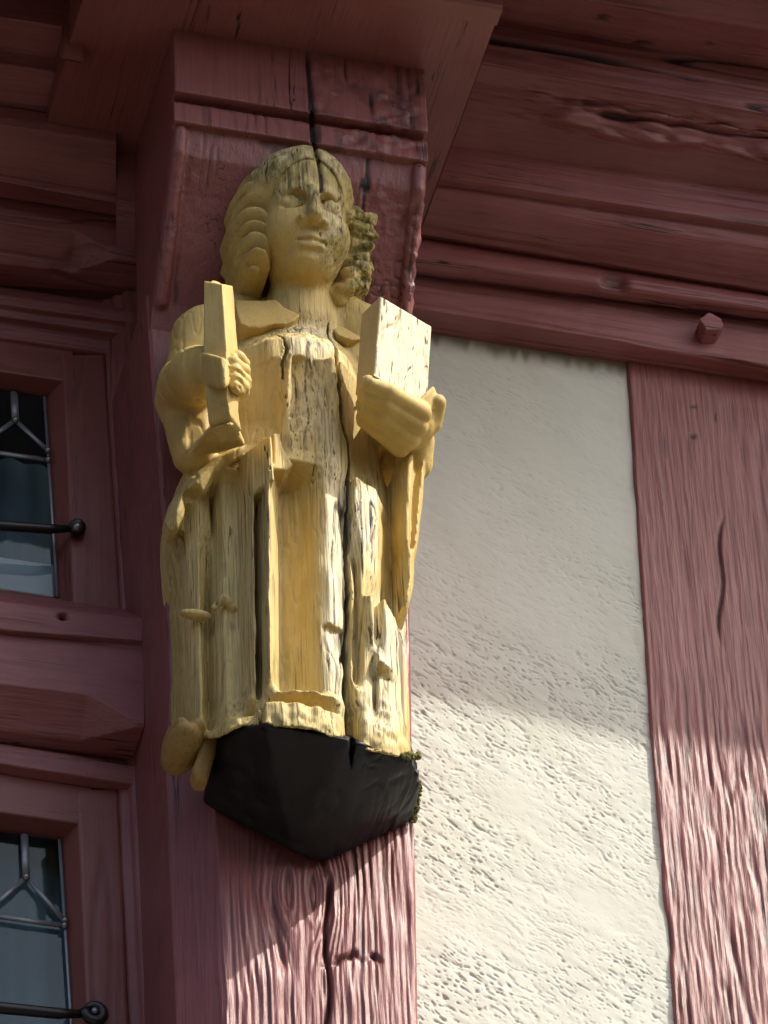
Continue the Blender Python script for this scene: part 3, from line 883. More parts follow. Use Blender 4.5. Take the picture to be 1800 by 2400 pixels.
FD = 0.045      # face of the casements
def window(label, label_g, ys, fx, fy_top, fy_bot, gtop, gbot, gx_top, gx_bot, apex, vtop, dia, hor, bar, blind):
    w = empty('casement_window', label, 'window', 'leaded casement windows')
    place(w, 40, (ys[0]+ys[1])/2, FD)
    cx = apex[0]
    dg = FD-0.028
    def fr(name, q, mat=SMOOTH_Z, seed=140):
        st = [[P(*a) for a in s_] for s_ in q]
        ob = loft(name, st, mat, None, 0.005, 0.008, rough_wood(2, 0.00025, 0.0008, 2.0, seed), world=True); parent_to(ob, w); return ob
    # stiles (face, bevel, rebate) and rails; mirrored about the middle of the light
    def stile(m):
        q = []
        for (py, xo, xi, xg) in ((fy_top[1], fx[0], gx_top+44, gx_top), (fy_bot[1], fx[1], gx_bot+40, gx_bot)):
            s_ = []
            for (x, d) in ((xo, FD-0.03), (xo-1, FD), (xi, FD), (xi-3, FD-0.002), (xg+3, dg-0.002), (xg-2, dg-0.010)):
                if m:
                    c = P(cx, py, d)[0]; wv = P(x, py, d); s_.append(None if False else (2*c-wv[0], wv[1], wv[2]))
                else: s_.append(tuple(P(x, py, d)))
            q.append(s_)
        ob = loft('stile', q, SMOOTH_Z, None, 0.005, 0.008, rough_wood(2, 0.00025, 0.0008, 2.0, 141+m), world=True); parent_to(ob, w)
    stile(0); stile(1)
    def rail(yo, yi, yg, last):
        # yo/yi/yg: y at photo x=0 for outer edge, bevel edge, glass edge; slope 0.14
        q = []
        for x in (-150, gx_bot+36):
            s_ = []
            for (y, d) in ((yo, FD-0.03), (yo, FD-0.001), (yi, FD-0.001), (yi+(3 if yg > yi else -3), FD-0.003), (yg-(3 if yg > yi else -3), dg-0.002), (yg+(2 if yg > yi else -2), dg-0.010)):
                s_.append(tuple(P(x, y+0.145*x, d)))
            q.append(s_)
        ob = loft('rail', q, SMOOTH_X, None, 0.005, 0.008, rough_wood(0, 0.00025, 0.0008, 2.0, 145), world=True); parent_to(ob, w)
    rail(fy_top[0], gtop-44, gtop, 0)
    rail(fy_bot[0], gbot+9, gbot, 1)
    # panes: top left, top right, triangle, square below, each with its own slight tilt
    xl_t, xl_b = 2*cx-gx_top-6, 2*cx-gx_bot+14
    def pane(pts, tilt):
        V = [P(x, y, dg-0.002+tl) for (x, y), tl in zip(pts, tilt)]
        c = np.mean(V, 0)
        back = [v+np.array([0, 0.003, 0]) for v in V]
        n = len(V)
        Fc = [list(range(n)), list(range(n, 2*n))[::-1]]+[[i, i+n, (i+1) % n+n, (i+1) % n] for i in range(n)]
        ob = new_mesh('pane', V+back, Fc, GLASS, None, smooth=False); parent_to(ob, w)
    ax, ay = apex
    def gx(y): return gx_top+(gx_bot-gx_top)*(y-gtop)/(gbot-gtop)
    Rr = (gx(dia), dia); Lr = (2*cx-gx(dia)+6, dia-0.29*(gx(dia)-cx)-0)
    sl_ = 0.145
    top_c = (cx-4, gtop+sl_*cx)
    pane([top_c, (gx_top+2, gtop+sl_*gx_top), Rr, apex], (0.0, 0.0006, 0.0, 0))
    pane([(xl_t, gtop+sl_*xl_t), top_c, apex, Lr], (0.0005, 0, 0, 0))
    pane([apex, (gx(dia), dia), (gx(hor)-1, hor+sl_*gx(hor)-2), (Lr[0], hor+sl_*Lr[0]), Lr], (0.0, 0.0, 0.0007, 0.0004, 0))
    pane([(Lr[0], hor+sl_*Lr[0]), (gx(hor), hor+sl_*gx(hor)), (gx_bot+2, gbot+sl_*gx_bot), (xl_b, gbot+sl_*xl_b)], (0.0, 0.0004, 0.0, 0.0006))
    # lead cames
    def came(a, b, r=0.0040):
        ob = tube('came', [P(a[0], a[1], dg+0.003), P((a[0]+b[0])/2, (a[1]+b[1])/2, dg+0.0035), P(b[0], b[1], dg+0.003)], r, LEAD, None, 10, 0.55); parent_to(ob, w)
    came(top_c, apex, 0.0055)
    came(apex, Rr); came(apex, Lr)
    came((Lr[0], hor+sl_*Lr[0]), (gx(hor), hor+sl_*gx(hor)), 0.0042)
    came((gx_top+1, gtop+sl_*gx_top), (gx_bot+1, gbot+sl_*gx_bot), 0.0022)
    for q in (apex, Rr, (gx(hor), hor+sl_*gx(hor))):
        ob = tube('solder_joint', [P(q[0], q[1], dg+0.0062), P(q[0], q[1], dg+0.0085)], [0.0055, 0.0035], STEEL, None, 10); parent_to(ob, w)
    # room behind the panes
    if blind == 'upper':
        items = [('blind', BLIND, (-220, gbot-130), (gx_bot+40, gbot+170), 0.05), ('curtain', CURTAIN, (-220, gtop+60), (gx_bot+40, gbot+200), 0.09)]
    else:
        items = [('curtain', CURTAIN, (-220, gtop-160), (gx_bot+40, gbot+170), 0.06)]
    for nm, mt, a, b, back in items:
        z0 = P(0, b[1], dg)[2]; z1 = P(0, a[1], dg)[2]
        x0, x1 = P(a[0], gtop, dg)[0], P(b[0]+60, gtop, dg)[0]
        st = []
        for x in np.linspace(x0, x1, 40):
            dd = -(dg-back)+ (0.004*math.sin(x*140)+0.003*math.sin(x*61+1) if nm == 'curtain' else 0)
            st.append([(x, dd, z0), (x, dd, z1)])
        ob = loft(nm, st, mt, None, 0.02, 0.006, None, world=True); parent_to(ob, w)
    # iron stay bar across the light, its flattened eye bolted to the stile
    (bx, by), rr_ = bar['eye'], bar['r']
    db = FD+0.013
    pts = [P(-210, bar['y0']-0.14*210, db), P(0, bar['y0'], db), P(bx*0.62, bar['y0']+(by-bar['y0'])*0.70+5, db), P(bx-rr_*0.8, by+3, db-0.002)]
    ob = tube('stay_bar', pts, [0.0085, 0.0085, 0.0080, 0.0050], IRON, None, 12, 0.9); parent_to(ob, w)
    e = bar['kind']
    if e == 'eye':
        ob = tube('stay_eye', [P(bx, by, FD+0.001), P(bx, by, FD+0.004), P(bx, by, FD+0.015), P(bx, by, FD+0.018)], [0.011, 0.0128, 0.0128, 0.011], IRON, None, 24); parent_to(ob, w)
        ob = tube('stay_bolt', [P(bx, by, FD+0.018), P(bx, by, FD+0.022), P(bx, by, FD+0.024)], [0.0072, 0.0066, 0.003], STEEL, None, 16); parent_to(ob, w)
    else:
        c = P(bx, by, db); pts = []
        for t in np.linspace(-0.6, 1.45, 16):
            a_ = math.pi*(1.0-t); pts.append(c+np.array([math.cos(a_-math.pi*.5)*0.0, 0, 0])+np.array([0.0125*math.sin(math.pi*t*0.95), 0, 0.0125*(-math.cos(math.pi*t*0.95))]))
        ob = tube('stay_scroll', pts, [0.0075]*12+[0.007, 0.006, 0.005, 0.004], IRON, None, 12, 0.9); parent_to(ob, w)
        ob = tube('stay_bolt', [c, c+np.array([0, -0.008, 0])], [0.006, 0.004], STEEL, None, 14); parent_to(ob, w)
    return w
window('upper leaded casement window, white blind behind its lower pane', None, (920, 1390), (245, 286), (797, 832), (1404, 1440), 915, 1380, 103, 134, (36, 985), None, 1056, 1062, {'y0': 1232, 'eye': (181, 1236), 'r': 17, 'kind': 'eye'}, 'upper')
window('lower leaded casement window below the chamfered beam, blue-grey inside', None, (1950, 2700), (278, 314), (1812, 1852), (2640, 2680), 1948, 2560, 138, 178, (61, 2056), None, 2158, 2148, {'y0': 2362, 'eye': (221, 2374), 'r': 16, 'kind': 'scroll'}, 'lower')

# jamb, head and room behind the windows
jb = empty('window_jamb', 'moulded maroon jamb between the windows and the corner post', 'window jamb')
place(jb, 290, 1500, 0.05)
def jamb(y0, y1, x0, x1):
    st = []
    for y, x in ((y0, x0), (y1, x1)):
        a = P(x, y, FD+0.006)
        st.append([(a[0]-0.012, -(FD-0.03), a[2]), (a[0]-0.002, -(FD+0.004), a[2]), (a[0]+0.008, -(FD+0.008), a[2]), (a[0]+0.012, -(FD+0.016), a[2]), (a[0]+0.022, -(FD+0.020), a[2]), (a[0]+0.026, -(FD+0.030), a[2]), (a[0]+0.08, -(FD+0.034), a[2])])
    ob = loft('jamb_moulding', st, PAINT_Z, None, 0.003, 0.006, rough_wood(2, 0.0004, 0.0015, 1.5, 151), world=True); parent_to(ob, jb)
jamb(700, 1450, 246, 292)
jamb(1740, 2760, 279, 330)
hd = empty('window_head', 'dark moulded maroon head board over the upper window', 'window head')
place(hd, 100, 740, 0.05)
ob = loft('head_moulding', lrow([(0.03, 668, 712), (0.075, 690, 735), (0.075, 712, 757), (0.066, 724, 769), (0.064, 742, 787), (0.052, 756, 801), (0.050, 790, 836), (0.02, 830, 876)], (-420, 0, 345)), PAINT_X, None, 0.003, 0.006, rough_wood(0, 0.0004, 0.0015, 1.5, 153), world=True); parent_to(ob, hd)
hd2 = empty('window_head', 'dark maroon head board under the chamfered beam, over the lower window', 'window head')
place(hd2, 100, 1800, 0.05)
ob = loft('head_moulding', lrow([(0.0, 1720, 1764), (0.066, 1744, 1796), (0.062, 1790, 1840), (0.03, 1830, 1880)], (-420, 0, 345)), PAINT_X, None, 0.003, 0.006, rough_wood(0, 0.0004, 0.0015, 1.5, 155), world=True); parent_to(ob, hd2)
wb = solid_box('wall_back', -0.05, 3.0, -0.30, -0.05, 5.5, 9.0, DARK); wb['kind'] = 'structure'; wb['label'] = 'inner face of the wall behind the plaster'
rb = solid_box('room_back', -2.5, 0.0, -0.75, -0.70, 5.5, 9.5, DARK); rb['kind'] = 'structure'; rb['label'] = 'dark room behind the windows'
sp = solid_box('side_wall', -3.0, P(-95, 1500, FD)[0]-0.10, -0.3, 0.04, 5.5, 9.0, PAINT_Z); sp['kind'] = 'structure'; sp['label'] = 'maroon boarded wall left of the windows'

# the jetty runs on to either side of the picture
for nm, x0, x1, dm in (('jetty_soffit', -4.0, P(-415, 200, 0.3)[0], 0.44), ('jetty_soffit', P(1945, 200, 0.3)[0], 4.0, 0.37)):
    z0 = P(-300, 190, 0.3)[2] if x0 < -1 else P(1900, 300, 0.28)[2]
    o = solid_box(nm, x0, x1, -dm, 0.3, z0, z0+0.9, PAINT_X); o['kind'] = 'structure'; o['label'] = 'maroon underside of the jettied storey'
# ------------------------------------------------------------------ storey above, eave and added shade blocks, out of the picture
ztop = zsof+0.34
dk = solid_box('deck_shade_block', XL, 0.5, 0.55, 0.75, zsof+0.322, zsof+0.40, SMOOTH_X); dk['kind'] = 'structure'; dk['label'] = 'added maroon block stopping sun above the bay shade block'  # added unseen block, keeps sun from slipping over the one in front
uw = solid_box('bay_shade_block', XL, 0.5, 0.69, 0.75, zsof+0.05, zsof+0.32, SMOOTH_X); uw['kind'] = 'structure'; uw['label'] = 'added maroon block ahead of the storey above, shading head and chest'  # made-up bay front, unseen, sized to shade the head and chest
uw = solid_box('upper_wall', 0.501, XR, -0.3, 0.36, zsof+0.345, zsof+2.45, PLASTER); uw['kind'] = 'structure'; uw['label'] = 'plastered wall above the right-hand beams'
uw = solid_box('upper_wall', XL, 0.5, -0.3, 0.56, zsof+0.41, zsof+2.45, PLASTER); uw['kind'] = 'structure'; uw['label'] = 'plastered wall of the jettied storey above'
uw.location = (0, 0, 0)
EV = eave_px + SUN*(0.85/abs(SUN[1]))
dzdx = -0.08
ev = bmesh.new()
vs = []
for (x, s_) in ((EV[0]-4.0, 1), (EV[0]+3.5, 1)):
    z = EV[2]+dzdx*(x-EV[0])
    for (y, zz) in ((EV[1], z), (EV[1], z+0.10), (-0.2, z+0.85), (-0.2, z+0.02)):
        vs.append(ev.verts.new((x, y, zz)))
for i in range(4): ev.faces.new((vs[i], vs[(i+1) % 4], vs[4+(i+1) % 4], vs[4+i]))
ev.faces.new(vs[:4]); ev.faces.new(vs[4:])
bmesh.ops.recalc_face_normals(ev, faces=ev.faces)
me = bpy.data.meshes.new('roof'); ev.to_mesh(me); ev.free(); me.materials.append(ROOF)
eo = bpy.data.objects.new('roof', me); COL.objects.link(eo); eo['kind'] = 'structure'; eo['label'] = 'overhanging eave of the roof above the house front'

# ================================================================== the carved figure
st = empty('carved_statue', 'ochre painted wooden saint holding a short staff and a book, above a black pedestal', 'statue')
place(st, 700, 1750, 0.45)

# ---- gown and torso: front depth over the plan, row by row (photo px, depth)
rows = [
 (690, [(520, .27), (545, .32), (590, .355), (650, .385), (705, .395), (760, .385), (810, .35), (850, .30), (870, .27)]),
 (735, [(440, .27), (470, .33), (520, .360), (590, .400), (660, .426), (720, .430), (770, .415), (815, .385), (850, .34), (880, .27)]),
 (764, [(430, .27), (455, .33), (520, .375), (590, .412), (660, .434), (720, .442), (770, .43), (815, .40), (850, .36), (880, .27)]),
 (800, [(420, .27), (440, .33), (500, .385), (560, .415), (620, .440), (665, .452), (720, .458), (780, .450), (830, .42), (870, .37), (900, .27)]),
 (846, [(420, .27), (450, .34), (520, .395), (570, .42), (630, .445), (668, .458), (720, .463), (786, .455), (830, .42), (870, .37), (910, .27)]),
 (853, [(420, .27), (450, .34), (520, .395), (570, .42), (640, .445), (684, .448), (688, .474), (780, .475), (800, .465), (830, .44), (870, .37), (910, .27)]),
 (960, [(430, 0.270), (460, 0.330), (520, 0.380), (570, 0.405), (640, 0.425), (672, 0.432), (680, 0.457), (790, 0.458), (806, 0.440), (830, 0.415), (880, 0.385), (922, 0.340), (940, 0.270)]),
 (1022, [(420, .27), (445, .33), (480, .365), (540, .405), (600, .425), (640, .435), (680, .453), (790, .453), (808, .438), (830, .415), (890, .388), (922, .36), (940, .27)]),
 (1050, [(384, 0.270), (390, 0.352), (408, 0.374), (440, 0.386), (500, 0.405), (560, 0.425), (640, 0.440), (680, 0.448), (790, 0.450), (808, 0.437), (830, 0.415), (890, 0.390), (928, 0.360), (940, 0.270)]),
 (1085, [(376, 0.270), (381, 0.358), (398, 0.380), (440, 0.396), (466, 0.392), (484, 0.375), (500, 0.402), (540, 0.425), (574, 0.410), (580, 0.450), (640, 0.450), (680, 0.455), (790, 0.455), (806, 0.440), (830, 0.418), (890, 0.395), (928, 0.360), (940, 0.270)]),
 (1112, [(373, 0.270), (377, 0.362), (391, 0.384), (427, 0.388), (463, 0.386), (483, 0.350), (493, 0.378), (517, 0.408), (553, 0.412), (575, 0.388), (585, 0.450), (604, 0.466), (632, 0.490), (652, 0.402), (700, 0.418), (740, 0.445), (762, 0.452), (790, 0.446), (806, 0.434), (812, 0.434), (830, 0.462), (880, 0.445), (905, 0.385), (922, 0.375), (928, 0.360), (940, 0.270)]),
 (1135, [(373, 0.270), (377, 0.362), (391, 0.384), (427, 0.388), (463, 0.386), (483, 0.350), (493, 0.378), (517, 0.408), (553, 0.412), (575, 0.388), (585, 0.450), (600, 0.466), (632, 0.490), (652, 0.402), (700, 0.418), (742, 0.445), (762, 0.452), (790, 0.446), (808, 0.434), (814, 0.440), (826, 0.455), (850, 0.458), (880, 0.445), (892, 0.392), (922, 0.380), (928, 0.360), (940, 0.270)]),
 (1185, [(376, 0.270), (380, 0.362), (394, 0.384), (430, 0.388), (466, 0.386), (486, 0.350), (496, 0.378), (520, 0.408), (556, 0.412), (578, 0.388), (586, 0.450), (600, 0.466), (632, 0.490), (652, 0.402), (700, 0.418), (744, 0.445), (764, 0.452), (792, 0.446), (809, 0.434), (816, 0.440), (828, 0.462), (850, 0.458), (884, 0.445), (896, 0.390), (918, 0.378), (928, 0.360), (940, 0.270)]),
 (1310, [(392, 0.270), (396, 0.362), (410, 0.384), (432, 0.384), (466, 0.382), (486, 0.348), (498, 0.376), (522, 0.405), (558, 0.410), (578, 0.386), (588, 0.450), (600, 0.466), (632, 0.490), (654, 0.402), (700, 0.418), (746, 0.445), (768, 0.452), (794, 0.446), (811, 0.434), (818, 0.430), (830, 0.462), (850, 0.458), (872, 0.445), (890, 0.392), (916, 0.380), (941, 0.360), (955, 0.270)]),
 (1372, [(396, 0.270), (404, 0.330), (412, 0.370), (434, 0.384), (466, 0.382), (487, 0.348), (499, 0.376), (524, 0.405), (560, 0.408), (579, 0.386), (588, 0.450), (601, 0.466), (632, 0.490), (654, 0.402), (700, 0.418), (748, 0.445), (770, 0.452), (796, 0.446), (811, 0.434), (820, 0.430), (834, 0.462), (850, 0.458), (866, 0.425), (890, 0.395), (916, 0.385), (936, 0.360), (948, 0.270)]),
 (1388, [(396, 0.270), (404, 0.330), (412, 0.370), (434, 0.384), (466, 0.382), (487, 0.348), (499, 0.376), (524, 0.405), (560, 0.408), (579, 0.386), (588, 0.450), (601, 0.466), (632, 0.490), (654, 0.402), (700, 0.418), (748, 0.445), (770, 0.452), (796, 0.446), (811, 0.434), (820, 0.430), (834, 0.462), (850, 0.458), (864, 0.432), (876, 0.470), (900, 0.462), (916, 0.435), (934, 0.400), (946, 0.270)]),
 (1450, [(398, 0.270), (405, 0.330), (413, 0.370), (434, 0.385), (468, 0.383), (487, 0.350), (499, 0.377), (524, 0.406), (562, 0.409), (580, 0.388), (589, 0.450), (602, 0.466), (632, 0.490), (654, 0.402), (700, 0.418), (750, 0.445), (772, 0.452), (798, 0.446), (812, 0.434), (820, 0.430), (834, 0.462), (852, 0.458), (868, 0.438), (880, 0.470), (905, 0.462), (926, 0.435), (946, 0.400), (950, 0.270)]),
 (1458, [(398, 0.270), (405, 0.330), (413, 0.370), (434, 0.385), (468, 0.383), (487, 0.350), (499, 0.377), (524, 0.406), (562, 0.409), (580, 0.388), (589, 0.450), (602, 0.466), (632, 0.490), (654, 0.402), (700, 0.418), (750, 0.445), (772, 0.443), (798, 0.438), (812, 0.434), (820, 0.430), (834, 0.462), (852, 0.458), (868, 0.438), (880, 0.470), (905, 0.462), (926, 0.435), (946, 0.400), (950, 0.270)]),
 (1545, [(400, 0.270), (406, 0.330), (414, 0.370), (436, 0.386), (470, 0.384), (488, 0.352), (500, 0.378), (526, 0.407), (562, 0.410), (582, 0.390), (592, 0.450), (605, 0.466), (634, 0.490), (655, 0.402), (700, 0.418), (752, 0.445), (774, 0.452), (798, 0.446), (810, 0.434), (818, 0.430), (832, 0.462), (856, 0.458), (872, 0.445), (888, 0.470), (912, 0.462), (931, 0.435), (950, 0.400), (954, 0.270)]),
 (1562, [(400, 0.270), (406, 0.330), (414, 0.370), (436, 0.386), (470, 0.384), (488, 0.352), (500, 0.378), (526, 0.407), (562, 0.410), (582, 0.390), (592, 0.450), (605, 0.466), (634, 0.488), (655, 0.402), (700, 0.418), (752, 0.445), (774, 0.452), (798, 0.446), (810, 0.434), (818, 0.430), (832, 0.462), (856, 0.458), (872, 0.440), (888, 0.452), (912, 0.446), (931, 0.435), (950, 0.400), (956, 0.270)]),
 (1610, [(402, 0.270), (408, 0.330), (416, 0.370), (436, 0.388), (470, 0.386), (490, 0.358), (502, 0.380), (526, 0.408), (562, 0.412), (584, 0.395), (594, 0.450), (607, 0.466), (634, 0.482), (657, 0.402), (700, 0.418), (752, 0.445), (774, 0.452), (796, 0.446), (808, 0.434), (816, 0.430), (832, 0.462), (856, 0.458), (872, 0.446), (888, 0.452), (912, 0.446), (931, 0.435), (952, 0.400), (958, 0.270)]),
 (1650, [(402, 0.270), (408, 0.330), (416, 0.372), (436, 0.390), (470, 0.390), (492, 0.370), (505, 0.388), (528, 0.415), (562, 0.422), (590, 0.450), (607, 0.445), (634, 0.462), (657, 0.470), (700, 0.476), (752, 0.478), (780, 0.476), (800, 0.470), (808, 0.455), (816, 0.430), (832, 0.448), (856, 0.456), (880, 0.452), (912, 0.455), (931, 0.445), (954, 0.400), (960, 0.270)]),
 (1672, [(402, 0.270), (408, 0.330), (416, 0.372), (436, 0.392), (470, 0.394), (492, 0.385), (510, 0.400), (532, 0.422), (566, 0.430), (590, 0.428), (607, 0.440), (640, 0.445), (690, 0.452), (752, 0.455), (785, 0.462), (800, 0.462), (808, 0.450), (816, 0.420), (832, 0.450), (856, 0.460), (880, 0.458), (912, 0.458), (931, 0.450), (956, 0.410), (962, 0.270)]),
 (1690, [(402, 0.270), (408, 0.330), (416, 0.374), (436, 0.394), (470, 0.400), (492, 0.395), (510, 0.410), (532, 0.430), (566, 0.442), (600, 0.452), (620, 0.474), (660, 0.482), (700, 0.484), (752, 0.482), (790, 0.476), (800, 0.468), (808, 0.450), (816, 0.420), (832, 0.452), (856, 0.464), (880, 0.464), (912, 0.462), (931, 0.455), (958, 0.420), (964, 0.270)]),
 (1790, [(404, 0.270), (410, 0.330), (418, 0.374), (438, 0.396), (472, 0.404), (500, 0.405), (520, 0.420), (540, 0.440), (570, 0.450), (600, 0.462), (620, 0.478), (660, 0.486), (700, 0.488), (752, 0.486), (790, 0.480), (800, 0.468), (808, 0.450), (816, 0.420), (832, 0.455), (856, 0.466), (880, 0.466), (912, 0.464), (935, 0.458), (964, 0.430), (972, 0.270)]),
]
VOX = 0.0021
lo = D3(352, 1830, .34); hi = D3(1048, 340, .50)
FIG = SDF((lo[0], 0.268, D3(800, 1790, .45)[2]), (hi[0], 0.60, D3(700, 345, .46)[2]), VOX)
gx = FIG.ax[0].astype(float); gz = FIG.ax[2].astype(float)
Hh = np.zeros((len(rows), len(gx))); rz = []
for i, (py, pts) in enumerate(rows):
    xs_ = np.array([P(a, py, d)[0] for a, d in pts]); ds = np.array([d for _, d in pts])
    X0 = xs_[0]; fr = ds > 0.34
    xf, df_ = xs_[fr], ds[fr]
    kp = xf > X0+0.010; xf, df_ = xf[kp], df_[kp]
    o = np.argsort(xf); xf, df_ = xf[o], df_[o]
    xx = np.concatenate([[X0-.001, X0, X0+.004], xf, [xf[-1]+.010, xf[-1]+.013]])
    dd_ = np.concatenate([[.2, .30, df_[0]-.022], df_, [df_[-1]-.03, .2]])
    Hh[i] = np.interp(gx, xx, dd_, left=0.2, right=0.2)
    rz.append(P(700, py, .45)[2])
rz = np.array(rz)
o = np.argsort(rz); rz = rz[o]; Hh = Hh[o]
H = np.empty((len(gx), len(gz)))
ii = np.clip(np.searchsorted(rz, gz)-1, 0, len(rz)-2)
tt = np.clip((gz-rz[ii])/(rz[ii+1]-rz[ii]), 0, 1)
H[:] = (Hh[ii]*(1-tt)[:, None]+Hh[ii+1]*tt[:, None]).T
# soften the plan a little, keep the carved arrises
ker = np.array([1, 2, 1.])/4
for _ in range(1):
    H = np.apply_along_axis(lambda v: np.convolve(np.pad(v, 1, mode='edge'), ker, 'valid'), 0, H)
_q = np.stack(np.meshgrid(gx, gz, indexing='ij'), -1).reshape(-1, 2)
H = H + (0.0024*vnoise(np.stack([_q[:, 0]/0.014, 0*_q[:, 0], _q[:, 1]/0.05], 1), 71)+0.003*vnoise(np.stack([_q[:, 0]/0.010, 0*_q[:, 0], _q[:, 1]/0.012], 1), 73)*sstep(P(700, 1590, .45)[2], P(700, 1640, .45)[2], _q[:, 1])).reshape(H.shape)
gX, gZ = np.gradient(H, VOX)
G = np.sqrt(1+np.minimum(gX**2+gZ**2, 9.0))
body = ((FIG.ax[1][None, :, None].astype(np.float32)-H[:, None, :].astype(np.float32))/G[:, None, :].astype(np.float32))
topz = P(700, 690, .42)[2]
body = np.maximum(body, (FIG.ax[2]-topz)[None, None, :])
# ragged hem along the rim of the pedestal
hem = [(380, 1735), (406, 1726), (450, 1733), (500, 1737), (535, 1716), (566, 1700), (622, 1694), (700, 1706), (780, 1722), (815, 1730), (836, 1752), (880, 1762), (930, 1768), (985, 1776), (1020, 1782)]
hx = np.array([P(a, b, np.interp(a, [406, 566, 640, 960], [.38, .44, .48, .46]))[0] for a, b in hem]); hz = np.array([P(a, b, np.interp(a, [406, 566, 640, 960], [.38, .44, .48, .46]))[2] for a, b in hem])
zb = np.interp(gx, hx, hz)
zb = zb + 0.004*vnoise(np.stack([gx/0.012, 0*gx, 0*gx], 1), 3)
dh = np.interp(gx, hx, [np.interp(a, [406, 566, 640, 960], [.38, .44, .48, .46]) for a, b in hem])
zc = zb[:, None]+0.93*np.clip(dh[:, None]-FIG.ax[1][None, :], -0.02, 1)
body = np.maximum(body, ((zc[:, :, None]-FIG.ax[2][None, None, :])*0.75).astype(np.float32))
FIG.v = np.minimum(FIG.v, body.astype(np.float32))
del body

# ---- head: local axes right, up, forward
TA = math.radians(16)
yaw = math.radians(-2)
fw = np.array([math.sin(yaw), math.cos(yaw)*math.cos(TA), -math.sin(TA)]); up = np.array([0, math.sin(TA), math.cos(TA)])
rt = np.cross(up, fw); rt /= np.linalg.norm(rt); rt = rt if rt[0] > 0 else -rt
HB = np.array([rt, up, fw]); HC = D3(712, 522, .43)
def L(a, b, c): return HC+rt*a+up*b+fw*c
def lell(c, r): return ell(L(*c), r, HB)
FIG.add(lell((0, .030, -.012), (.063, .088, .070)))
FIG.add(lell((0, -.030, .012), (.0565, .076, .058)), .02)
FIG.add(lell((0, -.080, .022), (.038, .038, .040)), .022)
FIG.add(lell((0, -.056, .000), (.0535, .060, .050)), .015)
FIG.add(lell((.030, -.040, .032), (.030, .032, .032)), .02); FIG.add(lell((-.030, -.040, .032), (.030, .032, .032)), .02)
FIG.add(cone(L(-.043, .024, .034), L(-.012, .025, .0525), .0058, .0060), .012)
FIG.add(cone(L(.043, .024, .034), L(.012, .025, .0525), .0058, .0060), .012)
for sg in (-1, 1):
    FIG.cut(ell(L(sg*.029, .002, .0585), (.0235, .0165, .0170), HB), .005)
    FIG.add(ell(L(sg*.0285, .001, .0435), (.0168, .0125, .0105), HB), .002)
    FIG.add(cone(L(sg*.044, .002, .040), L(sg*.029, .0090, .0500), .0030, .0030), .003); FIG.add(cone(L(sg*.029, .0090, .0500), L(sg*.015, .002, .050), .0030, .0026), .003)
    FIG.add(cone(L(sg*.043, -.003, .041), L(sg*.028, -.0095, .0500), .0026, .0026), .003); FIG.add(cone(L(sg*.028, -.0095, .0500), L(sg*.016, -.002, .050), .0026, .0024), .003)
FIG.add(cone(L(0, .020, .062), L(0.001, -.032, .082), .0070, .0098), .008)
FIG.add(cone(L(0, -.030, .080), L(0, -.037, .078), .0100, .0090), .005)
for sg in (-1, 1):
    FIG.add(ell(L(sg*.0145, -.038, .070), (.0085, .0085, .0105), HB), .005)
    FIG.cut(ell(L(sg*.0085, -.0475, .076), (.0036, .0045, .0055), HB), .002)
FIG.add(cone(L(-.016, -.0625, .0595), L(0, -.0610, .0660), .0040, .0055), .005); FIG.add(cone(L(.016, -.0625, .0595), L(0, -.0610, .0660), .0040, .0055), .005)
FIG.add(cone(L(-.013, -.0735, .0610), L(.013, -.0735, .0610), .0056, .0056), .006)
FIG.cut(cone(L(-.019, -.0660, .0630), L(0, -.0668, .0710), .0022, .0026), .002); FIG.cut(cone(L(.019, -.0660, .0630), L(0, -.0668, .0710), .0022, .0026), .002)
FIG.cut(cone(L(-.014, -.0845, .0665), L(.014, -.0845, .0665), .0035, .0035), .008)
FIG.cut(cone(L(0, -.050, .077), L(0, -.0565, .076), .0026, .0026), .004)
# neck
FIG.add(cone(L(0, -.055, -.030), D3(708, 775, .370), .0395, .050), .010)

# ---- arms and hands
FIG.add(cone(D3(560, 745, .33), D3(482, 802, .34), .043, .046), .02)
FIG.add(cone(D3(482, 802, .34), D3(441, 935, .355), .046, .043), .02)
FIG.add(cone(D3(441, 935, .355), D3(452, 1042, .375), .043, .033), .015)
FIG.add(cone(D3(492, 950, .39), D3(455, 1065, .395), .034, .030), .010)
FIG.add(cone(D3(434, 905, .40), D3(470, 880, .50), .040, .034), .012)
FIG.cut(cone(D3(452, 985, .435), D3(447, 1050, .425), .014, .006), .012)
FIG.cut(cone(D3(425, 960, .45), D3(415, 1000, .42), .008, .006), .010)
FIG.add(hull([D3(492, 1004, .538), D3(538, 994, .557), D3(549, 984, .546), D3(575, 1044, .462), D3(528, 1060, .445), D3(470, 1068, .432), D3(442, 1070, .422), D3(500, 985, .44), D3(556, 1000, .44), D3(480, 1040, .40)], .004), .008)
# the mantle gathered into a broad ledge at the hip
hx_ = P(380, 1150, .41)[0]
FIG.add(slab([(412, 1205), (402, 1178), (408, 1146), (444, 1100), (500, 1062), (556, 1048), (586, 1052), (586, 1088), (532, 1092), (506, 1112), (484, 1140), (446, 1150), (440, 1185), (428, 1208)], lambda x, z: np.minimum(0.396+0.33*(x-hx_), 0.440), .355, .415, .020, .020), .008)
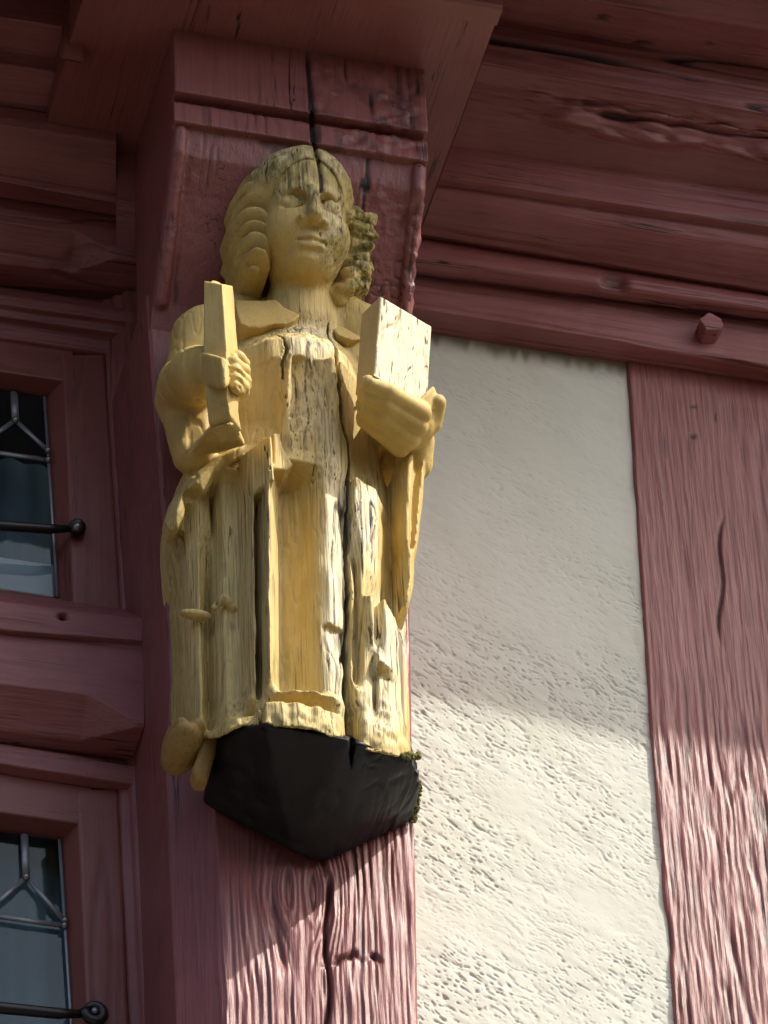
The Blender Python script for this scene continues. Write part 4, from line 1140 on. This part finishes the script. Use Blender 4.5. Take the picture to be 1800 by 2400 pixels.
# left fist round the staff
FIG.add(hull([D3(464, 830, .540), D3(474, 824, .562), D3(518, 834, .608), D3(536, 842, .604), D3(540, 902, .598), D3(524, 914, .598), D3(476, 908, .552), D3(464, 900, .52), D3(470, 860, .47), D3(545, 900, .50), D3(540, 845, .51)], .006), .006)
FIG.add(cone(D3(462, 870, .48), D3(505, 868, .53), .036, .030), .012)
for (a, b, c, r) in (((520, 850), (548, 853), (571, 868), .0098), ((524, 864), (550, 872), (573, 892), .0098), ((534, 886), (553, 891), (570, 908), .0092), ((540, 904), (552, 908), (561, 917), .0078)):
    FIG.add(cone(D3(*a, .562), D3(*b, .572), r, r), .004); FIG.add(cone(D3(*b, .572), D3(*c, .555), r, r*.9), .003)
    FIG.add(cone(D3(*c, .555), D3(c[0]+2, c[1]+12, .53), r*.9, r*.85), .003)
FIG.add(cone(D3(557, 838, .555), D3(571, 853, .545), .0105, .0092), .003)
FIG.add(cone(D3(530, 833, .55), D3(545, 842, .565), .0085, .008), .004)
for (a, b) in (((523, 858), (571, 881)), ((530, 878), (571, 902)), ((540, 898), (566, 914))):
    FIG.cut(cone(D3(*a, .577), D3((a[0]+b[0])/2+4, (a[1]+b[1])/2-5, .584), .0022, .0022), .002)
    FIG.cut(cone(D3((a[0]+b[0])/2+4, (a[1]+b[1])/2-5, .584), D3(*b, .570), .0022, .0022), .002)
# right upper arm and the hand spread under the book
FIG.add(cone(D3(800, 745, .36), D3(850, 800, .355), .036, .046), .02)
FIG.add(cone(D3(850, 800, .355), D3(915, 985, .375), .048, .046), .02)
FIG.add(cone(D3(925, 1000, .38), D3(960, 990, .46), .040, .038), .015)
FIG.add(hull([D3(950, 944, .505), D3(985, 962, .492), D3(1012, 968, .490), D3(1026, 965, .465), D3(1030, 930, .47), D3(1012, 1018, .450), D3(988, 1046, .435), D3(940, 1060, .425), D3(925, 1035, .43), D3(930, 1000, .44), D3(935, 960, .46), D3(940, 940, .44), D3(1000, 1000, .41)], .016), .008)
for (a, b, c_, r) in (((864, 900, .528), (910, 922, .520), (985, 968, .492), .0158), ((856, 926, .512), (902, 950, .506), (975, 998, .478), .0165), ((850, 953, .496), (896, 980, .489), (958, 1028, .462), .0165), ((852, 982, .478), (888, 1006, .470), (938, 1046, .447), .0150)):
    FIG.add(cone(D3(*a), D3(*b), r*.80, r*.92), .002); FIG.add(cone(D3(*b), D3(*c_), r*.92, r*1.02), .002)
FIG.add(cone(D3(1010, 990, .465), D3(1024, 945, .490), .016, .013), .006)
FIG.add(hull([D3(1016, 902, .508), D3(1027, 925, .495), D3(1024, 962, .492), D3(992, 960, .500), D3(978, 936, .512), D3(992, 920, .510), D3(1014, 905, .49), D3(1020, 960, .47), D3(985, 945, .49)], .004), .003)
FIG.add(cone(D3(975, 1035, .42), D3(970, 1085, .40), .026, .026), .008)
FIG.add(ell(D3(925, 1075, .34), (.035, .05, .05)), .01)
# loose sleeve hanging from the right wrist
sl_o = [(933, 1075), (960, 1058), (1008, 1034), (1006, 1080), (992, 1200), (984, 1282), (980, 1361), (968, 1408), (952, 1414), (938, 1408), (934, 1300), (932, 1200)]
sq = np.array([D3(a, b, .425) for a, b in sl_o])
def sl_front(x, z):
    zk = [sq[i][2] for i in (7, 6, 5, 4, 3, 2)]
    xl_ = np.interp(z, [sq[9][2], sq[11][2], sq[0][2]], [sq[9][0], sq[11][0], sq[0][0]]); xr_ = np.interp(z, zk, [sq[i][0] for i in (7, 6, 5, 4, 3, 2)])
    t = (x-xl_)/np.maximum(xr_-xl_, 1e-4)
    a = np.interp(t, [0, .12, .3, .44, .55, .66, .84, 1.0], [.405, .422, .431, .430, .415, .413, .424, .418])
    b = np.interp(t, [0, .15, .5, .85, 1.0], [.39, .420, .430, .420, .39])
    u = sstep(D3(960, 1300, .42)[2], D3(960, 1275, .42)[2], z)
    return b*(1-u)+a*u
FIG.add(slab(sl_o, sl_front, .355, .425, .012, .013), .003)
FIG.cut(cone(D3(938, 1288, .440), D3(978, 1282, .430), .003, .003), .003)
# small carved fold ends
FIG.add(ell(D3(459, 1441, .385), (.022, .008, .007)), .004)
FIG.add(cone(D3(503, 1425, .405), D3(524, 1402, .415), .005, .005), .004); FIG.add(cone(D3(524, 1402, .415), D3(545, 1425, .410), .005, .005), .004)
FIG.cut(ell(D3(457, 1164, .398), (.017, .012, .010)), .004)
FIG.cut(hull([D3(530, 1092, .46), D3(578, 1062, .47), D3(584, 1106, .46), D3(530, 1095, .42), D3(578, 1066, .41), D3(582, 1110, .42)]), .003)
# turned-over hem at the knee, above the tall folds
FIG.add(slab([(580, 1030), (606, 1024), (622, 1022), (634, 1030), (640, 1135), (594, 1135), (584, 1080)], lambda x, z: np.minimum(0.490, 0.470+1.3*(x-P(610, 1080, .475)[0])), .38, .478, .006, .004), .003)
FIG.add(slab([(640, 1020), (655, 1018), (662, 1050), (684, 1092), (668, 1104), (642, 1100)], lambda x, z: 0.462, .38, .46), .005)
# the deep split down the middle of the block, and lesser ones
def fissure(pts, w, depth, dref):
    q = np.array([D3(a, b, d) for a, b, d in pts]); o_ = np.argsort(q[:, 2]); q = q[o_]
    def f(x, d, z):
        zz = z[0, 0, :]
        xc = np.interp(zz, q[:, 2], q[:, 0])+0.0014*vnoise(np.stack([zz/0.012, 0*zz, 0*zz], 1), 4)
        dc = np.interp(zz, q[:, 2], q[:, 1])
        ww = np.interp(zz, [q[0, 2], q[0, 2]+.03, q[-1, 2]-.03, q[-1, 2]], [w*.5, w, w, w*.5])*(1+0.45*vnoise(np.stack([zz/0.03, 0*zz, 0*zz+3], 1), 6))
        return np.maximum(np.maximum(np.abs(x-xc[None, None])-ww[None, None], dc[None, None]-depth-d), np.maximum(q[0, 2]-z, z-q[-1, 2]))
    return f, np.array([q[:, 0].min()-w*2, q[:, 1].min()-depth, q[0, 2]]), np.array([q[:, 0].max()+w*2, 0.6, q[-1, 2]])
FIG.cut(fissure([(774, 740, .42), (777, 761, .43), (789, 812, .455), (790, 853, .465), (796, 900, .462), (803, 976, .455), (818, 1027, .44), (819, 1060, .435), (820, 1103, .435), (817, 1151, .44), (814, 1217, .44), (811, 1282, .44), (814, 1413, .44), (811, 1470, .44), (808, 1505, .44), (808, 1580, .44), (809, 1679, .44), (816, 1747, .44)], .0034, .035, .44), 0)
FIG.cut(fissure([(659, 675, .42), (675, 712, .43), (700, 742, .45), (716, 755, .455)], .0012, .02, .44), 0)
FIG.cut(fissure([(655, 765, .455), (668, 785, .46), (674, 810, .46), (664, 850, .455), (662, 890, .45)], .0022, .02, .45), 0)
FIG.cut(fissure([(664, 935, .44), (672, 960, .44), (684, 1000, .45), (696, 1040, .45)], .0012, .02, .45), 0)
FIG.cut(fissure([(730, 1150, .425), (728, 1000, .455), (730, 960, .457)], .0008, .012, .45), 0)
FIG.cut(fissure([(588, 1560, .43), (608, 1575, .45), (613, 1600, .46), (618, 1690, .48), (622, 1730, .48)], .0017, .02, .45), 0)
FIG.cut(fissure([(628, 1030, .49), (632, 1060, .49), (635, 1095, .49)], .0013, .02, .45), 0)

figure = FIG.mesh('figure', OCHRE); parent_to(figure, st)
del FIG

def blobs(px, py, L_):
    w = np.zeros_like(px)
    for (x, y, rx, ry, v, *p) in L_:
        g = np.exp(-(np.abs((px-x)/rx)**4+np.abs((py-y)/ry)**4))
        w = w*(1-g)+v*g
    return w
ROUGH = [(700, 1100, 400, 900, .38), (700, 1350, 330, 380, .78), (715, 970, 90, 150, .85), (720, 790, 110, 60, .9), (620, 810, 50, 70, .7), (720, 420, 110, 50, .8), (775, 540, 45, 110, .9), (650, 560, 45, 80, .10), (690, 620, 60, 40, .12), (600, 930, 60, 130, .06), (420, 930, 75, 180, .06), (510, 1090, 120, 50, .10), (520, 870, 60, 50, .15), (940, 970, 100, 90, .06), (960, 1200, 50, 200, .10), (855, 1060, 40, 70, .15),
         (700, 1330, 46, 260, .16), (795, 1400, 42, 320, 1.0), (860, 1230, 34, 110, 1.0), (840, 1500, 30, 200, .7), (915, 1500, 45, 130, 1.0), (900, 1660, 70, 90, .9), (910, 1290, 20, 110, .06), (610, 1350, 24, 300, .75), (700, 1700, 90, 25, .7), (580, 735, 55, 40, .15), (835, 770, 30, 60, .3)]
LICH = [(720, 405, 110, 50, .75), (785, 540, 40, 120, .75), (760, 460, 50, 60, .6), (500, 1680, 110, 60, .35), (410, 1450, 25, 300, .45), (700, 1705, 80, 22, .8), (950, 1770, 40, 25, .6), (650, 1560, 30, 40, .5), (740, 1110, 18, 50, .45)]
def fig_fn(c, n):
    px, py = projv(c)
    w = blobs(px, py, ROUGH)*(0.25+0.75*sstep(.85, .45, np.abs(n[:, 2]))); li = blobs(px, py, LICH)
    hm = 1-np.clip(blobs(px, py, [(940, 970, 120, 110, 1.0), (535, 875, 60, 60, 1.0), (680, 560, 110, 110, .8)]), 0, 1)
    g, f = grain(c, 2, 0.80, 201); g2, f2 = grain(c, 2, 1.5, 203)
    vert = 1-np.abs(n[:, 2])**2
    off = w*(0.0008*g+0.0009*g2*sstep(.3, .9, w)-0.0026*f*sstep(.2, .8, w)-0.0036*f2*sstep(.55, .95, w))*vert + 0.0008*fbm(c/0.035, 2, 8)*(0.4+w)+(1-w)*hm*0.0022*np.abs(vnoise(c/np.array([.020, .022, .045]), 301))-(1-w)*hm*0.0012*sstep(.86, .97, 1-np.abs(vnoise(c/np.array([.011, .03, .10]), 303)))
    crk = np.clip((f*sstep(.25, .9, w)+0.9*f2*sstep(.5, .95, w))*w, 0, 1)
    # the split through brow and nose
    cx = np.interp(py, [330, 355, 381, 406, 451, 490], [739, 740, 747, 751, 755, 759])
    sp = np.exp(-((px-cx)/4.0)**2)*sstep(490, 455, py)*sstep(0.3, 0.6, -n[:, 1]+0.4*n[:, 2]+0.2)
    scratch = sstep(0.80, 0.95, 1-np.abs(vnoise(np.stack([c[:, 0]/0.012, c[:, 1]/0.03, c[:, 2]/0.07], 1), 61)))*sstep(.35, .6, vnoise(np.stack([c[:, 0]/0.02, c[:, 1]/0.05, c[:, 2]/0.05], 1), 63))
    off = off-0.006*sp
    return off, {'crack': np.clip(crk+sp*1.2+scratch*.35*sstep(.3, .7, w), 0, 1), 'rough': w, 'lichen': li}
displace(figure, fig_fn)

# ---- hair
HR = SDF(D3(505, 740, .40)-np.array([.02, .14, .0]), D3(905, 340, .44)+np.array([0.02, .10, .03]), 0.0019)
HR.add(lell((.0, .046, -.020), (.0735, .083, .078)))
HR.add(cone(L(-.040, .085, -.01), L(-.066, .030, -.005), .020, .020), .02)
HR.cut(lell((-.002, -.012, .052), (.0580, .090, .070)), .006)
HR.cut(lell((-.012, .010, .075), (.046, .050, .05)), .004)
ho = [(622, 398), (600, 413), (575, 428), (550, 443), (536, 459), (526, 484), (536, 500), (525, 526), (537, 545), (530, 568), (543, 586), (539, 606), (552, 621), (549, 637), (567, 653), (590, 658), (616, 655), (630, 600), (634, 500), (634, 440)]
hz0 = D3(580, 655, .405)[2]; hx0 = D3(534, 540, .42)[0]; hw = D3(620, 540, .42)[0]-hx0
def hair_front(x, z):
    t = np.clip((x-hx0)/hw, 0, 1.2)
    w_ = (z-hz0)-0.016*np.sin(t*2.6)+0.010*t
    wob = 0.0025*np.sin(w_*95)
    ph = (w_+wob)/0.0270
    r = np.abs(np.sin(math.pi*ph))**0.7
    fine = 0.0006*np.sin(math.pi*2*ph*2.0+t*2)
    return 0.403+0.036*t-0.018*np.clip(t-.85, 0, 1)+0.024*r*(0.45+0.55*np.sin(np.clip(t, 0, 1)*math.pi*.9+.25))+fine
HR.add(slab([(a+9, b) for a, b in ho], hair_front, .34, .405, .024, .016), .003)
# hairline across the brow
fr_ = [L(-.056, .046, .022), L(-.046, .072, .034), L(-.022, .088, .040), L(.010, .089, .041), L(.038, .076, .034), L(.055, .046, .022), L(.062, .010, .010)]
for a, b in zip(fr_[:-1], fr_[1:]): HR.add(cone(a, b, .0062, .0062), .010)
# curls on the other side
rs = np.random.RandomState(5)
path = [(838, 492), (858, 515), (866, 555), (858, 600), (842, 640), (818, 675), (796, 700)]
for i in range(46):
    t = rs.rand()*(len(path)-1); k_ = int(t); u_ = t-k_
    x = path[k_][0]*(1-u_)+path[k_+1][0]*u_; y = path[k_][1]*(1-u_)+path[k_+1][1]*u_
    ww = 13 if k_ > 3 else 17
    HR.add(ell(D3(x-8+rs.uniform(-ww-6, ww), y+rs.uniform(-12, 12), .385+rs.uniform(-.012, .03)), (rs.uniform(.009, .016), rs.uniform(.008, .013), rs.uniform(.008, .013))), .007)
HR.add(lell((.078, -.045, -.040), (.028, .065, .030)), .01)
hair = HR.mesh('hair', OCHRE); parent_to(hair, st); del HR
def hair_fn(c, n):
    px, py = projv(c)
    right = sstep(800, 840, px)
    top = sstep(440, 400, py)
    g, f = grain(c, 2, 0.8, 211); g2, f2 = grain(c, 2, 1.5, 213)
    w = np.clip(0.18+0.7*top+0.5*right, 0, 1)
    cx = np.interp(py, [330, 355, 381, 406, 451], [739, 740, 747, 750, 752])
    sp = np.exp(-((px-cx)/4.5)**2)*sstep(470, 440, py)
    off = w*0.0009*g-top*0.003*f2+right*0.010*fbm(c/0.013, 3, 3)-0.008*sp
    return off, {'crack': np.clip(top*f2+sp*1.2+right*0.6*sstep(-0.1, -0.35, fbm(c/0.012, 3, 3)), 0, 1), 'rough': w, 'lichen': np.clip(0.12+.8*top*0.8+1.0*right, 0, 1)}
displace(hair, hair_fn)

def carve(name, mat, prims, vox, lo, hi, w, cuts=(), lich=0.0, seed=220, k=0.004, amp=1.0):
    lo = np.min([p[1] for p in prims], 0)-0.012; hi = np.max([p[2] for p in prims], 0)+0.012
    S = SDF(lo, hi, vox)
    for p in prims: S.add(p, k)
    for p in cuts: S.cut(p, 0.001)
    ob = S.mesh(name, mat); parent_to(ob, st)
    def fn(c, n):
        g, f = grain(c, 2, 0.8, seed); g2, f2 = grain(c, 2, 1.6, seed+2)
        vert = 1-np.abs(n[:, 2])**2
        ww = w(c, n) if callable(w) else np.full(len(c), w)
        off = amp*ww*(0.0007*g-0.0022*f+0.0008*g2-0.003*f2*sstep(.5, .9, ww))*vert+0.0006*fbm(c/0.03, 2, 8)
        return off, {'crack': np.clip((f+f2)*ww*0.8, 0, 1)*sstep(.2, .7, ww)*(0 if name == 'book' else 1), 'rough': ww, 'lichen': np.full(len(c), lich)}
    displace(ob, fn); return ob

# ---- collar lapels
col_l = slab([(566, 656), (579, 658), (626, 668), (659, 671), (672, 703), (704, 735), (690, 752), (668, 762), (642, 757), (614, 763), (586, 757), (569, 742), (566, 700)], lambda x, z: 0.392+0.034*np.clip((P(620, 660, .42)[2]-z)/0.09, 0, 1.1)+0.25*np.clip(x-P(600, 700, .42)[0], -.03, .06), .34, .435)
carve('collar', OCHRE, [col_l], 0.0018, D3(545, 790, .36)-np.array([0, 0.02, 0]), np.array([D3(725, 640, .43)[0], .49, D3(725, 600, .40)[2]]), .12)
col_r = slab([(772, 716), (800, 714), (826, 726), (843, 765), (846, 800), (820, 805), (792, 790), (778, 760)], lambda x, z: 0.385+0.030*np.clip((P(800, 715, .42)[2]-z)/0.07, 0, 1), .34, .40)
carve('collar', OCHRE, [col_r], 0.0018, D3(755, 830, .35)-np.array([0, 0.02, 0]), np.array([D3(870, 695, .43)[0], .49, D3(800, 660, .40)[2]]), .3)

# ---- staff
rot = math.radians(42)
rt_, dt_ = 0.0165, 0.0140
def sec(x, y, d, a, b): return (D3(x, y, d), a, b)
up_ = prism([sec(511, 640, .560, .0135, .0165), sec(518, 830, .556, .0178, .0180), sec(520, 915, .552, .0172, .017), sec(522, 960, .546, .0160, .016), sec(527, 1000, .534, .0165, .016), sec(530, 1020, .522, .0150, .014)], rot)
low_ = prism([sec(519, 880, .556, .0178, .0175), sec(520, 915, .554, .0172, .017), sec(522, 960, .546, .0160, .016), sec(527, 1000, .534, .0165, .016), sec(530, 1020, .522, .0150, .014)], rot)
top_cut = hull([D3(440, 560, .50), D3(440, 560, .64), D3(600, 560, .50), D3(600, 560, .64), D3(440, 652, .56), D3(520, 616, .60), D3(600, 680, .53), D3(520, 616, .64), D3(440, 650, .64), D3(600, 680, .64)])
groove = [cone(D3(521, 642, .580), D3(541, 656, .560), .0022, .0022)]
carve('staff', OCHRE, [up_], 0.0017, D3(440, 1110, .46)-np.array([0, .04, 0]), D3(600, 600, .60), lambda c, n: 0.16+0*c[:, 0], cuts=[top_cut]+groove, seed=231, k=0)

# ---- book
TL, TR, BL, BR = D3(891, 690, .555), D3(1014, 763, .512), D3(876, 884, .535), D3(1003, 966, .490)
off_ = D3(845, 734, .516)-TL
bk = [TL, TR, BL, BR]+[q+off_ for q in (TL, TR, BL, BR)]
ctr = np.mean(bk, 0)
lip = hull([D3(874, 874, .545), D3(990, 948, .505), D3(874, 884, .542), D3(990, 958, .502), D3(880, 880, .52), D3(985, 950, .48)], .002)
carve('book', BOOKM, [hull(bk, .003), lip], 0.0016, np.min(bk, 0)-.01, np.max(bk, 0)+.012, lambda c, n: np.clip(0.08+0.9*sstep(0.15, 0.4, n[:, 0])*sstep(.4, .8, -n[:, 1]), 0, 1), seed=241, k=0.002, amp=1.15)

# ---- foot and hem tip beside the pedestal
carve('shoe', BROWNM, [ell(D3(426, 1756, .350), (.024, .050, .021)), ell(D3(410, 1744, .335), (.016, .05, .022)), ell(D3(446, 1746, .345), (.018, .05, .020))], 0.002, D3(380, 1830, .36)-np.array([0, .09, 0]), D3(480, 1690, .40)+np.array([0, .03, 0]), .35, seed=251, lich=.25)
carve('hem_tip', BROWNM, [slab([(488, 1690), (524, 1682), (519, 1710), (509, 1756), (491, 1818), (467, 1816), (456, 1790), (468, 1755), (478, 1722)], lambda x, z: 0.370+0.2*(z-P(470, 1760, .37)[2]), .335, .37, .006, .006)], 0.002, D3(430, 1890, .28)-np.array([0, .02, 0]), np.array([D3(540, 1680, .375)[0], .45, D3(520, 1640, .375)[2]]), .15, seed=253)

# ---- black pedestal
ped_pts = [D3(475, 1884, .285), D3(966, 1926, .285), D3(742, 2021, .290), D3(770, 2019, .290),
           D3(500, 1765, .36), D3(512, 1738, .375), D3(562, 1706, .44), D3(622, 1697, .478), D3(818, 1732, .483), D3(836, 1752, .47), D3(960, 1772, .44), D3(986, 1828, .38), D3(968, 1884, .31),
           D3(536, 1640, .27), D3(962, 1730, .27), D3(690, 1995, .31)]
crk1 = fissure([(622, 1690, .49), (634, 1730, .48), (655, 1765, .46), (668, 1785, .44)], .0014, .05, .44)
notch = hull([D3(815, 1725, .50), D3(836, 1735, .50), D3(822, 1805, .44), D3(826, 1730, .40), D3(822, 1800, .40)])
def ped_w(c, n):
    px, py = projv(c)
    return 0.12+0.85*sstep(830, 900, px)
S = SDF(np.min(ped_pts, 0)-.01, np.max(ped_pts, 0)+.012, 0.0022)
S.add(hull(ped_pts, .0025)); S.cut(crk1); S.cut(notch)
ped = S.mesh('pedestal', BLACK); parent_to(ped, st)
def ped_fn(c, n):
    px, py = projv(c)
    w = 0.10+0.9*sstep(835, 905, px)
    rim = sstep(30, 0, py-np.interp(px, [560, 622, 818, 836, 960, 986], [1706, 1700, 1734, 1752, 1772, 1828]))
    q = c.copy(); q[:, 0] += 0.35*(c[:, 2]-7.0)
    g, f = grain(q, 1, 1.0, 261)
    chip = np.abs(vnoise(c/np.array([.012, .02, .012]), 3))
    cr = sstep(.88, .98, 1-np.abs(vnoise(np.stack([(c[:, 0]-.5*c[:, 2])/0.02, c[:, 1]/0.06, (c[:, 2]+.5*c[:, 0])/0.05], 1), 5)))*w
    return w*(0.0014*g-0.004*f)-0.006*chip*rim*(0.3+w)-0.0015*cr+0.0012*fbm(c/.05, 2, 4)+0.0022*np.abs(vnoise(c/np.array([.03, .03, .022]), 9)), {'crack': np.clip(cr*0.5+w*f, 0, 1)}
displace(ped, ped_fn)
# moss along the edge of the pedestal where it meets the plaster
mv = []; mf = []
ms_bm = bmesh.new()
for i in range(170):
    t = rs.rand()
    c0 = P(986-14*t+rs.uniform(-9, 3), 1835+90*t+rs.uniform(-6, 6), 0.29+rs.uniform(-.02, .03)*(1-t))
    bmesh.ops.create_icosphere(ms_bm, subdivisions=1, radius=rs.uniform(.0012, .0030), matrix=Matrix.Translation(Vector(c0)))
for i in range(60):
    c0 = P(rs.uniform(945, 984), 1772+rs.uniform(-7, 6), 0.44+rs.uniform(-.02, .012))
    bmesh.ops.create_icosphere(ms_bm, subdivisions=1, radius=rs.uniform(.0015, .004), matrix=Matrix.Translation(Vector(c0)))
for v in ms_bm.verts: v.co += Vector(rs.uniform(-.0008, .0008, 3))
me = bpy.data.meshes.new('moss'); ms_bm.to_mesh(me); ms_bm.free(); me.materials.append(MOSS)
mo = bpy.data.objects.new('moss', me); COL.objects.link(mo); mo['kind'] = 'stuff'; parent_to(mo, st)
